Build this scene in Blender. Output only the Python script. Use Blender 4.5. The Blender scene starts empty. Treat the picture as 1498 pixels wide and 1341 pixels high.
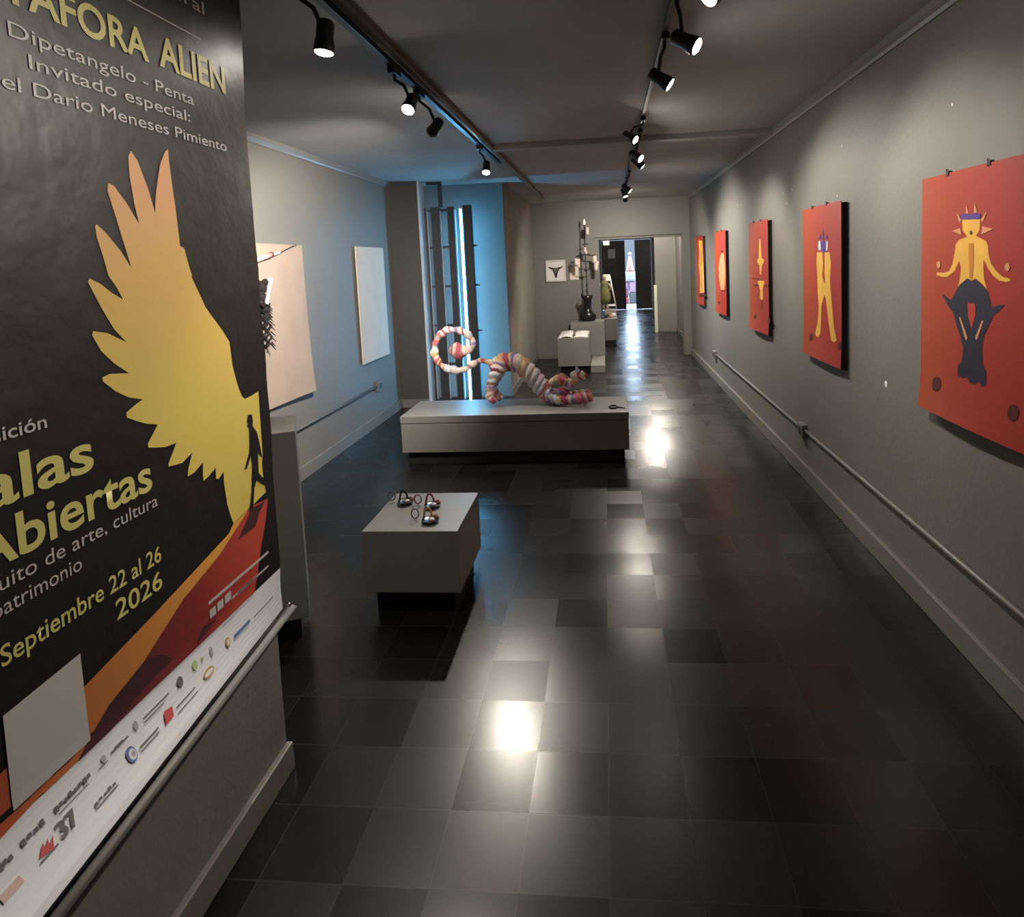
import bpy, bmesh, math, random
from mathutils import Vector, Matrix
from mathutils.geometry import tessellate_polygon
random.seed(4)
S = bpy.context.scene
C = S.collection
PI = math.pi

# ------------------------------------------------------------------ camera
def make_camera():
    yaw, pitch, roll = -0.0923243, 0.0867517, 0.0434094
    f_px, cx, cy, W, H = 912.826, 804.591, 463.254, 1498.0, 1341.0
    c_y, s_y, c_p, s_p = math.cos(yaw), math.sin(yaw), math.cos(pitch), math.sin(pitch)
    fwd = Vector((s_y*c_p, c_y*c_p, -s_p))
    r0 = Vector((c_y, -s_y, 0)); d0 = fwd.cross(r0)
    right = math.cos(roll)*r0 + math.sin(roll)*d0
    down = -math.sin(roll)*r0 + math.cos(roll)*d0
    cam = bpy.data.cameras.new('camera'); o = bpy.data.objects.new('camera', cam); C.objects.link(o)
    m = Matrix((right, -down, -fwd)).transposed().to_4x4(); m.translation = (0, 0, 1.68)
    o.matrix_world = m
    cam.sensor_fit = 'HORIZONTAL'; cam.sensor_width = 36.0; cam.lens = f_px/W*36.0
    cam.shift_x = -(cx - W/2)/W; cam.shift_y = (cy - H/2)/W
    cam.clip_start = 0.02; cam.clip_end = 200
    S.camera = o
make_camera()

# ------------------------------------------------------------------ world, sun, exposure
wd = bpy.data.worlds.new('world'); S.world = wd; wd.use_nodes = True
bg = wd.node_tree.nodes['Background']; bg.inputs[0].default_value = (0.55, 0.74, 1.0, 1); bg.inputs[1].default_value = 24.0
sun = bpy.data.lights.new('sun', 'SUN'); sun.energy = 8.0; sun.angle = 0.01; sun.color = (1, 0.95, 0.88)
so = bpy.data.objects.new('sun', sun); C.objects.link(so); so.rotation_euler = (math.radians(38), 0, math.radians(15)); so.location = (0, 24, 8)
vs = S.view_settings
S.display_settings.display_device = 'sRGB'
vs.view_transform = 'Standard'; vs.look = 'None'; vs.exposure = 0.0; vs.gamma = 1.0; vs.use_curve_mapping = False

SPOT_W = 120.0          # lamp power, per track spotlight

# traced outlines, in metres on the surfaces they are printed on
WING=[(1.528,2.009),(1.529,1.963),(1.532,1.912),(1.536,1.864),(1.54,1.763),(1.547,1.762),(1.555,1.758),(1.567,1.713),(1.577,1.685),(1.572,1.686),(1.621,1.597),(1.688,1.524),(1.714,1.49),(1.719,1.419),(1.729,1.379),(1.739,1.348),(1.751,1.322),(1.765,1.31),(1.792,1.311),(1.84,1.317),(1.834,1.113),(1.827,1.094),(1.826,1.053),(1.831,1.02),(1.834,0.994),(1.748,0.98),(1.658,0.966),(1.647,0.996),(1.637,1.032),(1.631,1.097),(1.634,1.13),(1.609,1.117),(1.598,1.123),(1.601,1.153),(1.57,1.14),(1.546,1.135),(1.545,1.152),(1.55,1.184),(1.511,1.169),(1.486,1.168),(1.49,1.185),(1.512,1.224),(1.471,1.209),(1.421,1.216),(1.421,1.222),(1.456,1.266),(1.416,1.267),(1.362,1.282),(1.36,1.292),(1.399,1.329),(1.361,1.341),(1.336,1.353),(1.305,1.37),(1.305,1.381),(1.331,1.392),(1.359,1.4),(1.317,1.414),(1.282,1.435),(1.25,1.464),(1.249,1.473),(1.27,1.477),(1.325,1.469),(1.285,1.498),(1.253,1.531),(1.234,1.567),(1.238,1.576),(1.276,1.567),(1.327,1.54),(1.295,1.574),(1.266,1.624),(1.238,1.681),(1.243,1.689),(1.272,1.675),(1.299,1.655),(1.33,1.638),(1.313,1.669),(1.295,1.692),(1.286,1.734),(1.274,1.776),(1.272,1.801),(1.277,1.806),(1.304,1.784),(1.337,1.749),(1.365,1.709),(1.351,1.759),(1.334,1.822),(1.317,1.882),(1.321,1.899),(1.337,1.895),(1.371,1.858),(1.403,1.813),(1.394,1.86),(1.388,1.924),(1.39,1.969),(1.4,1.983),(1.418,1.963),(1.444,1.901),(1.46,1.844),(1.468,1.888),(1.478,1.92),(1.496,1.97),(1.518,2.002)]
MAN=[(1.772,1.259),(1.792,1.256),(1.795,1.233),(1.79,1.22),(1.81,1.196),(1.82,1.159),(1.829,1.108),(1.816,1.119),(1.807,1.135),(1.802,1.068),(1.834,1.033),(1.846,1.011),(1.82,1.024),(1.788,1.05),(1.773,1.031),(1.756,0.972),(1.735,0.97),(1.757,1.024),(1.772,1.099),(1.769,1.134),(1.743,1.102),(1.73,1.102),(1.764,1.148),(1.773,1.206),(1.772,1.218),(1.764,1.225),(1.771,1.233),(1.764,1.241)]
ORANGE=[(1.657,0.967),(1.633,0.949),(1.338,0.89),(1.126,0.853),(1.045,0.846),(0.971,0.825),(0.917,0.818),(0.895,0.716),(0.919,0.715),(1.007,0.723),(1.007,0.72),(1.083,0.72),(1.175,0.772),(1.279,0.799),(1.427,0.868),(1.588,0.911),(1.747,0.982)]
RED=[(1.747,0.982),(1.841,0.97),(1.82,0.91),(1.782,0.838),(1.752,0.769),(1.729,0.725),(1.729,0.722),(1.492,0.721),(1.246,0.721),(1.083,0.72),(1.175,0.772),(1.279,0.799),(1.427,0.868),(1.588,0.911)]
MAROON=[(1.279,0.799),(1.175,0.772),(1.083,0.72),(1.166,0.72),(1.271,0.742),(1.368,0.747),(1.333,0.784)]
DARKTRI=[(1.485,0.756),(1.551,0.749),(1.45,0.727)]
ROCK=[(1.747,0.974),(1.721,0.952),(1.671,0.914),(1.761,0.914),(1.784,0.945),(1.824,0.97)]
QR=[(0.952,0.918),(1.118,0.927),(1.118,0.738),(0.949,0.739)]
W_BARS=[(1.515,1.816,0.806,0.0045),(1.641,1.809,0.7635,0.003),(1.617,1.736,0.765,0.003)]
ICONS=[(1.516,1.543,0.774,0.012),(1.549,1.577,0.775,0.012),(1.584,1.613,0.777,0.012)]
DARK_BARS=[(1.247,1.333,0.684,0.003),(1.247,1.311,0.6755,0.002),(1.211,1.272,0.644,0.003),(1.208,1.27,0.6365,0.002),(1.336,1.41,0.6435,0.0025),(1.333,1.412,0.6315,0.002),(1.15,1.199,0.6815,0.003),(1.16,1.185,0.6845,0.002),(1.011,1.099,0.681,0.007),(1.014,1.085,0.6715,0.0015),(0.941,0.993,0.6815,0.007),(0.897,0.926,0.6795,0.008),(1.073,1.134,0.634,0.004),(1.072,1.132,0.628,0.002),(1.113,1.138,0.676,0.002),(0.949,0.988,0.638,0.0025),(1.562,1.619,0.711,0.0015),(1.702,1.817,0.656,0.003)]
BLUE_BARS=[(1.598,1.68,0.6595,0.005)]
PINK_BARS=[(0.877,0.916,0.6445,0.006)]
D_BLUE=[(1.188,0.648,0.013,0.016)]
D_WHITE=[(1.19,0.647,0.009,0.011)]
D_BLUE2=[(1.192,0.647,0.005,0.006)]
D_GREY=[(1.225,0.686,0.006,0.01),(1.5,0.68,0.005,0.014),(1.132,0.685,0.006,0.007)]
D_GOLD=[(1.469,0.643,0.022,0.011)]
D_OLIVE=[(1.469,0.643,0.018,0.006)]
D_BROWN=[(1.568,0.663,0.009,0.014)]
D_BROWN2=[(1.568,0.663,0.005,0.008)]
D_GREEN=[(1.434,0.687,0.009,0.012),(1.464,0.684,0.004,0.006)]
D_BLACK=[(1.374,0.684,0.01,0.013)]
REDSQ=[(1.302,0.66),(1.328,0.655),(1.321,0.635),(1.291,0.635)]
MOUNT=[(0.952,0.644),(0.969,0.658),(0.968,0.649),(0.979,0.657),(0.976,0.646),(0.989,0.655),(0.979,0.638)]
P1=[('Y',[(0.452,0.811),(0.46,0.767),(0.503,0.741),(0.426,0.732),(0.393,0.715),(0.382,0.678),(0.36,0.636),(0.326,0.608),(0.265,0.601),(0.197,0.602),(0.184,0.592),(0.24,0.585),(0.302,0.584),(0.385,0.609),(0.429,0.65),(0.448,0.623),(0.438,0.578),(0.41,0.531),(0.472,0.568),(0.509,0.584),(0.552,0.576),(0.582,0.585),(0.644,0.565),(0.68,0.549),(0.659,0.582),(0.648,0.625),(0.652,0.655),(0.685,0.625),(0.73,0.597),(0.777,0.581),(0.831,0.578),(0.861,0.583),(0.852,0.59),(0.804,0.594),(0.754,0.614),(0.709,0.642),(0.689,0.676),(0.686,0.701),(0.667,0.722),(0.627,0.732),(0.581,0.742),(0.612,0.762),(0.615,0.803)]),('P',[(0.441,0.826),(0.478,0.832),(0.532,0.824),(0.589,0.829),(0.62,0.821),(0.619,0.803),(0.45,0.809)]),('T',[(0.487,0.83),(0.494,0.865),(0.512,0.829)]),('T',[(0.561,0.828),(0.567,0.867),(0.591,0.829)]),('T',[(0.4,0.84),(0.45,0.805),(0.424,0.799)]),('T',[(0.678,0.83),(0.639,0.791),(0.619,0.8)]),('T',[(0.351,0.768),(0.436,0.777),(0.452,0.751)]),('T',[(0.725,0.763),(0.636,0.777),(0.629,0.746)]),('D',[(0.509,0.584),(0.552,0.574),(0.587,0.583),(0.644,0.561),(0.694,0.537),(0.72,0.485),(0.826,0.499),(0.782,0.474),(0.736,0.454),(0.699,0.414),(0.662,0.376),(0.649,0.331),(0.656,0.267),(0.687,0.249),(0.689,0.197),(0.659,0.184),(0.624,0.201),(0.587,0.184),(0.545,0.185),(0.523,0.205),(0.479,0.193),(0.429,0.197),(0.432,0.24),(0.47,0.258),(0.479,0.314),(0.45,0.358),(0.415,0.392),(0.386,0.437),(0.318,0.471),(0.255,0.514),(0.353,0.493),(0.388,0.519),(0.432,0.555)]),('R',[(0.519,0.49),(0.586,0.491),(0.592,0.45),(0.558,0.392),(0.525,0.441)]),('T',[(0.437,0.431),(0.452,0.43),(0.523,0.355),(0.507,0.343)]),('T',[(0.661,0.432),(0.647,0.431),(0.591,0.361),(0.604,0.352)]),('O',[(0.521,0.717),(0.561,0.716),(0.567,0.659),(0.557,0.585),(0.532,0.584),(0.523,0.659)]),('B',[(0.551,0.756),(0.55,0.752),(0.546,0.75),(0.542,0.748),(0.536,0.748),(0.531,0.75),(0.527,0.753),(0.526,0.756),(0.527,0.76),(0.53,0.762),(0.535,0.764),(0.541,0.764),(0.546,0.762),(0.55,0.759)]),('M',[(0.264,0.138),(0.259,0.123),(0.245,0.109),(0.223,0.1),(0.199,0.096),(0.177,0.099),(0.161,0.108),(0.155,0.122),(0.16,0.137),(0.175,0.151),(0.197,0.161),(0.221,0.164),(0.243,0.16),(0.258,0.151)]),('M',[(0.944,0.137),(0.941,0.123),(0.93,0.11),(0.914,0.101),(0.896,0.098),(0.879,0.101),(0.867,0.109),(0.862,0.122),(0.866,0.137),(0.877,0.149),(0.893,0.158),(0.912,0.161),(0.928,0.158),(0.94,0.149)]),('T',[(0.236,0.634),(0.234,0.627),(0.228,0.622),(0.219,0.619),(0.209,0.619),(0.2,0.622),(0.193,0.627),(0.191,0.634),(0.193,0.641),(0.199,0.646),(0.208,0.649),(0.218,0.649),(0.228,0.646),(0.234,0.641)]),('T',[(0.857,0.629),(0.855,0.623),(0.85,0.618),(0.843,0.615),(0.834,0.615),(0.826,0.618),(0.82,0.623),(0.818,0.629),(0.82,0.635),(0.825,0.64),(0.833,0.643),(0.841,0.643),(0.849,0.64),(0.855,0.635)])]
P2=[('Y',[(0.433,0.704),(0.579,0.703),(0.592,0.635),(0.575,0.544),(0.65,0.496),(0.624,0.437),(0.546,0.36),(0.533,0.267),(0.512,0.181),(0.465,0.149),(0.4,0.151),(0.376,0.17),(0.449,0.261),(0.474,0.356),(0.446,0.448),(0.444,0.541),(0.419,0.634)]),('Y',[(0.636,0.702),(0.755,0.701),(0.782,0.635),(0.756,0.53),(0.795,0.39),(0.843,0.244),(0.902,0.166),(0.842,0.149),(0.781,0.159),(0.714,0.279),(0.656,0.415),(0.584,0.453),(0.596,0.49),(0.647,0.509),(0.627,0.581)]),('P',[(0.529,0.776),(0.68,0.772),(0.672,0.706),(0.615,0.702),(0.553,0.707)]),('W',[(0.554,0.745),(0.55,0.732),(0.538,0.721),(0.522,0.715),(0.503,0.715),(0.487,0.721),(0.476,0.733),(0.472,0.747),(0.476,0.761),(0.488,0.771),(0.505,0.777),(0.523,0.777),(0.539,0.77),(0.55,0.759)]),('W',[(0.715,0.741),(0.711,0.727),(0.702,0.716),(0.69,0.71),(0.676,0.71),(0.663,0.717),(0.654,0.728),(0.651,0.742),(0.655,0.756),(0.664,0.767),(0.677,0.773),(0.691,0.772),(0.703,0.766),(0.712,0.755)]),('P',[(0.484,0.789),(0.53,0.817),(0.551,0.784)]),('P',[(0.58,0.784),(0.596,0.849),(0.624,0.783)]),('P',[(0.659,0.784),(0.688,0.812),(0.722,0.785)]),('M',[(0.316,0.136),(0.31,0.124),(0.294,0.113),(0.27,0.105),(0.245,0.103),(0.221,0.106),(0.205,0.114),(0.2,0.126),(0.206,0.138),(0.223,0.149),(0.246,0.157),(0.272,0.159),(0.295,0.155),(0.31,0.147)]),('M',[(1.008,0.141),(1.004,0.129),(0.992,0.118),(0.975,0.111),(0.957,0.109),(0.94,0.113),(0.928,0.122),(0.924,0.133),(0.929,0.146),(0.941,0.156),(0.957,0.163),(0.976,0.165),(0.992,0.161),(1.004,0.153)])]
P3=[('Y',[(0.615,0.835),(0.676,0.834),(0.714,0.672),(0.828,0.658),(0.811,0.632),(0.725,0.609),(0.683,0.525),(0.626,0.524),(0.607,0.608),(0.493,0.633),(0.495,0.658),(0.581,0.672)]),('Y',[(0.511,0.464),(0.824,0.472),(0.812,0.444),(0.744,0.393),(0.768,0.313),(0.686,0.298),(0.609,0.306),(0.631,0.389),(0.54,0.428)]),('M',[(0.192,0.485),(0.587,0.487),(0.586,0.478),(0.191,0.473)]),('M',[(0.255,0.427),(0.582,0.43),(0.581,0.415),(0.254,0.413)]),('M',[(0.787,0.435),(1.004,0.438),(1.003,0.423),(0.81,0.42)]),('M',[(0.665,0.29),(0.726,0.293),(0.71,0.219),(0.68,0.217)]),('M',[(0.419,0.132),(0.412,0.12),(0.393,0.109),(0.366,0.103),(0.336,0.101),(0.309,0.104),(0.291,0.112),(0.285,0.123),(0.293,0.136),(0.313,0.146),(0.34,0.153),(0.37,0.155),(0.396,0.151),(0.414,0.143)]),('M',[(1.063,0.134),(1.058,0.122),(1.044,0.112),(1.025,0.106),(1.004,0.104),(0.985,0.108),(0.973,0.116),(0.969,0.128),(0.974,0.139),(0.988,0.15),(1.007,0.156),(1.028,0.157),(1.047,0.153),(1.059,0.145)])]
P4=[('T',[(0.722,0.738),(0.854,0.725),(0.944,0.619),(0.951,0.477),(0.884,0.309),(0.565,0.292),(0.467,0.395),(0.381,0.455),(0.455,0.506),(0.365,0.542),(0.529,0.679)]),('M',[(0.588,0.764),(0.86,0.763),(0.857,0.747),(0.613,0.746)]),('M',[(0.564,0.286),(0.926,0.299),(0.907,0.284),(0.581,0.272)]),('M',[(0.466,0.133),(0.455,0.123),(0.428,0.114),(0.388,0.107),(0.345,0.105),(0.306,0.108),(0.28,0.114),(0.272,0.124),(0.283,0.134),(0.311,0.144),(0.351,0.15),(0.395,0.152),(0.433,0.149),(0.458,0.143)])]
P5=[('Y',[(0.507,0.938),(0.941,0.929),(0.979,0.727),(1.029,0.582),(1.056,0.193),(0.486,0.165),(0.577,0.401),(0.432,0.579),(0.548,0.729)]),('T',[(0.574,0.789),(0.779,0.786),(0.881,0.231),(0.663,0.216)]),('O',[(0.803,0.903),(0.882,0.901),(0.898,0.582),(0.764,0.581)]),('M',[(0.485,0.157),(1.131,0.181),(1.148,0.139),(0.418,0.109)])]
CAT_BODY=[(-0.995,5.45,0.744,0.062),(-0.938,5.45,0.773,0.07),(-0.87,5.45,0.771,0.068),(-0.797,5.45,0.751,0.068),(-0.744,5.45,0.703,0.067),(-0.691,5.45,0.649,0.066),(-0.639,5.45,0.58,0.066),(-0.587,5.45,0.517,0.07),(-0.546,5.45,0.472,0.062),(-0.498,5.45,0.453,0.052)]
CAT_HN=[(-0.959,5.42,0.748,0.062),(-0.999,5.39,0.7,0.052),(-1.03,5.37,0.631,0.04),(-1.059,5.37,0.546,0.034),(-1.057,5.36,0.474,0.036),(-1.023,5.35,0.457,0.028)]
CAT_HF=[(-0.963,5.48,0.738,0.06),(-1.003,5.51,0.665,0.05),(-1.036,5.53,0.592,0.038),(-1.058,5.53,0.524,0.032),(-1.03,5.53,0.46,0.036),(-0.997,5.52,0.442,0.03)]
CAT_FN=[(-0.542,5.41,0.481,0.05),(-0.467,5.36,0.448,0.038),(-0.388,5.35,0.446,0.034),(-0.304,5.35,0.45,0.036),(-0.227,5.35,0.457,0.042),(-0.197,5.35,0.456,0.038)]
CAT_FF=[(-0.55,5.49,0.47,0.05),(-0.461,5.52,0.442,0.036),(-0.375,5.53,0.438,0.034),(-0.289,5.53,0.442,0.036),(-0.221,5.53,0.453,0.04)]
CAT_NECK=[(-0.492,5.45,0.459,0.05),(-0.417,5.45,0.488,0.046),(-0.366,5.45,0.536,0.036),(-0.328,5.45,0.591,0.032),(-0.302,5.45,0.624,0.036),(-0.266,5.45,0.632,0.034),(-0.223,5.45,0.628,0.022)]
CAT_TAIL=[(-1.007,5.45,0.75,0.035),(-1.062,5.45,0.771,0.024),(-1.129,5.45,0.794,0.022),(-1.185,5.45,0.783,0.024),(-1.23,5.45,0.757,0.024),(-1.276,5.45,0.724,0.026),(-1.352,5.45,0.71,0.029),(-1.426,5.45,0.722,0.03),(-1.494,5.45,0.752,0.03),(-1.541,5.45,0.809,0.029),(-1.562,5.45,0.878,0.029),(-1.551,5.45,0.952,0.029),(-1.515,5.45,1.019,0.029),(-1.456,5.45,1.067,0.03),(-1.387,5.45,1.08,0.031),(-1.307,5.45,1.065,0.03),(-1.241,5.45,1.023,0.028),(-1.206,5.45,0.966,0.028),(-1.222,5.45,0.911,0.028),(-1.273,5.45,0.888,0.034),(-1.323,5.45,0.883,0.048),(-1.354,5.45,0.891,0.05)]
CAT_WING1=[(-0.515,5.36,0.589,0.016),(-0.471,5.35,0.62,0.022),(-0.417,5.35,0.613,0.022),(-0.366,5.37,0.571,0.018)]
CAT_WING2=[(-0.491,5.52,0.599,0.012),(-0.442,5.53,0.621,0.018),(-0.393,5.52,0.597,0.018),(-0.356,5.5,0.569,0.016)]
CAT_SPIKE=[(-0.448,5.53,0.621,0.012),(-0.465,5.53,0.656,0.006)]
CAT_HAT=[(-0.282,5.45,0.669,0.026),(-0.287,5.45,0.694,0.016),(-0.29,5.45,0.715,0.006)]
CAT_BEAK=[(-0.248,5.45,0.625,0.024),(-0.211,5.45,0.63,0.012)]
SYR=[(4.26,1.788),(4.449,1.824),(4.59,1.843),(4.834,1.906)]
BRAID=[(4.3,1.631),(4.253,1.505),(4.311,1.467),(4.32,1.342),(4.321,1.166)]
GATE=[(-2.236,2.425),(-2.189,2.423),(-2.11,2.419),(-2.032,2.415),(-1.926,2.409),(-1.834,2.405),(-1.786,2.183),(-1.713,2.398),(-1.619,2.394),(-2.202,0.034),(-2.13,0.033),(-2.024,0.03),(-1.935,0.028),(-1.837,0.026),(-1.74,0.023),(-1.608,0.02),(-1.791,0.069),(-2.088,1.926),(-2.029,1.445),(-2.013,0.969),(-2.02,2.766),(-2.004,2.447)]
ORN=[(-1.117,3.179,0.425),(-0.956,3.129,0.425),(-0.912,2.937,0.425),(-1.209,3.259,0.425),(-1.012,3.196,0.425),(-0.979,2.996,0.425)]
LOOP=[(0.02,5.258,0.425),(0.1,5.202,0.425)]
# ------------------------------------------------------------------ helpers
MATS = {}
def mat(name, col, rough=0.6, noise=0.0, nscale=6.0, bump=0.0, bscale=60.0, metal=0.0, emit=0.0, spec=0.5):
    if name in MATS: return MATS[name]
    m = bpy.data.materials.new(name); m.use_nodes = True; MATS[name] = m
    nt = m.node_tree; b = nt.nodes['Principled BSDF']
    b.inputs['Base Color'].default_value = (*col, 1); b.inputs['Roughness'].default_value = rough
    b.inputs['Metallic'].default_value = metal; b.inputs['Specular IOR Level'].default_value = spec
    if emit:
        b.inputs['Emission Color'].default_value = (*col, 1); b.inputs['Emission Strength'].default_value = emit
    tc = nt.nodes.new('ShaderNodeTexCoord')
    if noise:
        n = nt.nodes.new('ShaderNodeTexNoise'); n.inputs['Scale'].default_value = nscale; n.inputs['Detail'].default_value = 5
        nt.links.new(tc.outputs['Object'], n.inputs['Vector'])
        r = nt.nodes.new('ShaderNodeValToRGB')
        r.color_ramp.elements[0].position = 0.3; r.color_ramp.elements[1].position = 0.7
        r.color_ramp.elements[0].color = (*[c*(1-noise) for c in col], 1); r.color_ramp.elements[1].color = (*[min(1, c*(1+noise)) for c in col], 1)
        nt.links.new(n.outputs['Fac'], r.inputs['Fac']); nt.links.new(r.outputs['Color'], b.inputs['Base Color'])
    if bump:
        n2 = nt.nodes.new('ShaderNodeTexNoise'); n2.inputs['Scale'].default_value = bscale; n2.inputs['Detail'].default_value = 4
        nt.links.new(tc.outputs['Object'], n2.inputs['Vector'])
        bp = nt.nodes.new('ShaderNodeBump'); bp.inputs['Strength'].default_value = bump; bp.inputs['Distance'].default_value = 0.01
        nt.links.new(n2.outputs['Fac'], bp.inputs['Height']); nt.links.new(bp.outputs['Normal'], b.inputs['Normal'])
    return m

def link(name, bm, mats, parent=None, smooth=False):
    me = bpy.data.meshes.new(name)
    if smooth:
        for f in bm.faces: f.smooth = True
    bm.normal_update(); bm.to_mesh(me); bm.free()
    for m in (mats if isinstance(mats, (list, tuple)) else [mats]): me.materials.append(m)
    o = bpy.data.objects.new(name, me); C.objects.link(o)
    if parent: o.parent = parent
    return o
def struct(name, bm, mats, smooth=False):
    o = link(name, bm, mats, None, smooth); o['kind'] = 'structure'; return o
def tag(o, label, cat, group=None):
    o['label'] = label; o['category'] = cat
    if group: o['group'] = group
    return o
def thing(name, label, cat, loc=(0, 0, 0), rot=(0, 0, 0), group=None):
    o = bpy.data.objects.new(name, None); C.objects.link(o); o.empty_display_size = 0.1
    o.location = loc; o.rotation_euler = rot
    return tag(o, label, cat, group)
def new(): return bmesh.new()
def box(bm, x0, x1, y0, y1, z0, z1, bev=0.0, mi=0):
    t = bmesh.new(); bmesh.ops.create_cube(t, size=1)
    for v in t.verts: v.co = Vector(((x0+x1)/2+v.co.x*(x1-x0), (y0+y1)/2+v.co.y*(y1-y0), (z0+z1)/2+v.co.z*(z1-z0)))
    if bev: bmesh.ops.bevel(t, geom=t.edges[:], offset=bev, segments=2, affect='EDGES', profile=0.6)
    merge(bm, t, mi); return bm
def merge(bm, t, mi=0, M=None):
    if M: bmesh.ops.transform(t, matrix=M, verts=t.verts[:])
    for f in t.faces: f.material_index = mi
    me = bpy.data.meshes.new('tmp'); t.to_mesh(me); t.free(); bm.from_mesh(me); bpy.data.meshes.remove(me)
def lathe(bm, prof, n=24, M=None, mi=0, cap=True):
    t = bmesh.new(); rings = []
    for r, z in prof: rings.append([t.verts.new((r*math.cos(2*PI*k/n), r*math.sin(2*PI*k/n), z)) for k in range(n)])
    for a, b in zip(rings, rings[1:]):
        for k in range(n): t.faces.new((a[k], a[(k+1) % n], b[(k+1) % n], b[k]))
    if cap:
        t.faces.new(rings[0][::-1]); t.faces.new(rings[-1])
    for f in t.faces: f.smooth = True
    merge(bm, t, mi, M); return bm
def frame(d):
    d = d.normalized(); a = Vector((0, 0, 1)) if abs(d.z) < 0.9 else Vector((1, 0, 0))
    u = d.cross(a).normalized(); return u, d.cross(u).normalized()
def tube(bm, pts, rad, n=10, mi=0, closed=False, sq=1.0):
    t = bmesh.new(); P = [Vector(p) for p in pts]; N = len(P); rings = []
    R = rad if isinstance(rad, (list, tuple)) else [rad]*N
    u = None
    for i, p in enumerate(P):
        if closed: d = P[(i+1) % N]-P[i-1]
        else: d = P[min(i+1, N-1)]-P[max(i-1, 0)]
        d.normalize()
        if u is None: u, v = frame(d)
        else:
            u = (u-d*u.dot(d)).normalized()
        v = d.cross(u).normalized()
        rings.append([t.verts.new(p+R[i]*(math.cos(2*PI*k/n)*u+sq*math.sin(2*PI*k/n)*v)) for k in range(n)])
    for i in range(N if closed else N-1):
        a, b = rings[i], rings[(i+1) % N]
        for k in range(n): t.faces.new((a[k], a[(k+1) % n], b[(k+1) % n], b[k]))
    if not closed:
        t.faces.new(rings[0][::-1]); t.faces.new(rings[-1])
    for f in t.faces: f.smooth = True
    bmesh.ops.recalc_face_normals(t, faces=t.faces[:])
    merge(bm, t, mi); return bm
def ball(bm, c, r, mi=0, sc=(1, 1, 1), seg=16):
    t = bmesh.new(); bmesh.ops.create_uvsphere(t, u_segments=seg, v_segments=max(6, seg//2), radius=r)
    for f in t.faces: f.smooth = True
    merge(bm, t, mi, Matrix.Translation(c) @ Matrix.Diagonal((*sc, 1))); return bm
def catmull(P, sub=6):
    out = []; n = len(P)
    for i in range(n-1):
        p0, p1, p2, p3 = P[max(i-1, 0)], P[i], P[i+1], P[min(i+2, n-1)]
        for k in range(sub):
            t = k/sub
            out.append(tuple(0.5*((2*b)+(c-a)*t+(2*a-5*b+4*c-d)*t*t+(3*b-a-3*c+d)*t**3) for a, b, c, d in zip(p0, p1, p2, p3)))
    out.append(tuple(P[-1])); return out
def smooth1(t): t = max(0.0, min(1.0, t)); return t*t*(3-2*t)

# ------------------------------------------------------------------ materials
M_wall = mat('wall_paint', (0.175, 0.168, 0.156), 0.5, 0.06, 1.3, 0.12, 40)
M_wall_dark = mat('dark_column_tone', (0.07, 0.066, 0.064), 0.55, 0.06, 1.3, 0.1, 40)  # darker base colour, used on the column
M_ceil = mat('ceiling_paint', (0.42, 0.42, 0.41), 0.9, 0.12, 1.1, 0.1, 25)
M_base = mat('baseboard_paint', (0.175, 0.168, 0.158), 0.35, 0.06, 4)
M_corn = mat('cornice_paint', (0.22, 0.215, 0.205), 0.3)
M_ped = mat('pedestal_paint', (0.21, 0.203, 0.188), 0.42, 0.05, 3, 0.05, 50)
M_kick = mat('toe_kick_black', (0.012, 0.012, 0.012), 0.7)
M_black = mat('black_metal', (0.012, 0.012, 0.013), 0.38)
M_dgrey = mat('dark_grey_metal', (0.05, 0.05, 0.052), 0.4, 0.1, 5)
M_white = mat('white_paper', (0.72, 0.7, 0.67), 0.55)
M_plaster = mat('bare_plaster', (0.75, 0.73, 0.68), 0.8)
M_chrome = mat('chrome', (0.7, 0.7, 0.7), 0.2, metal=1.0)

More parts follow.
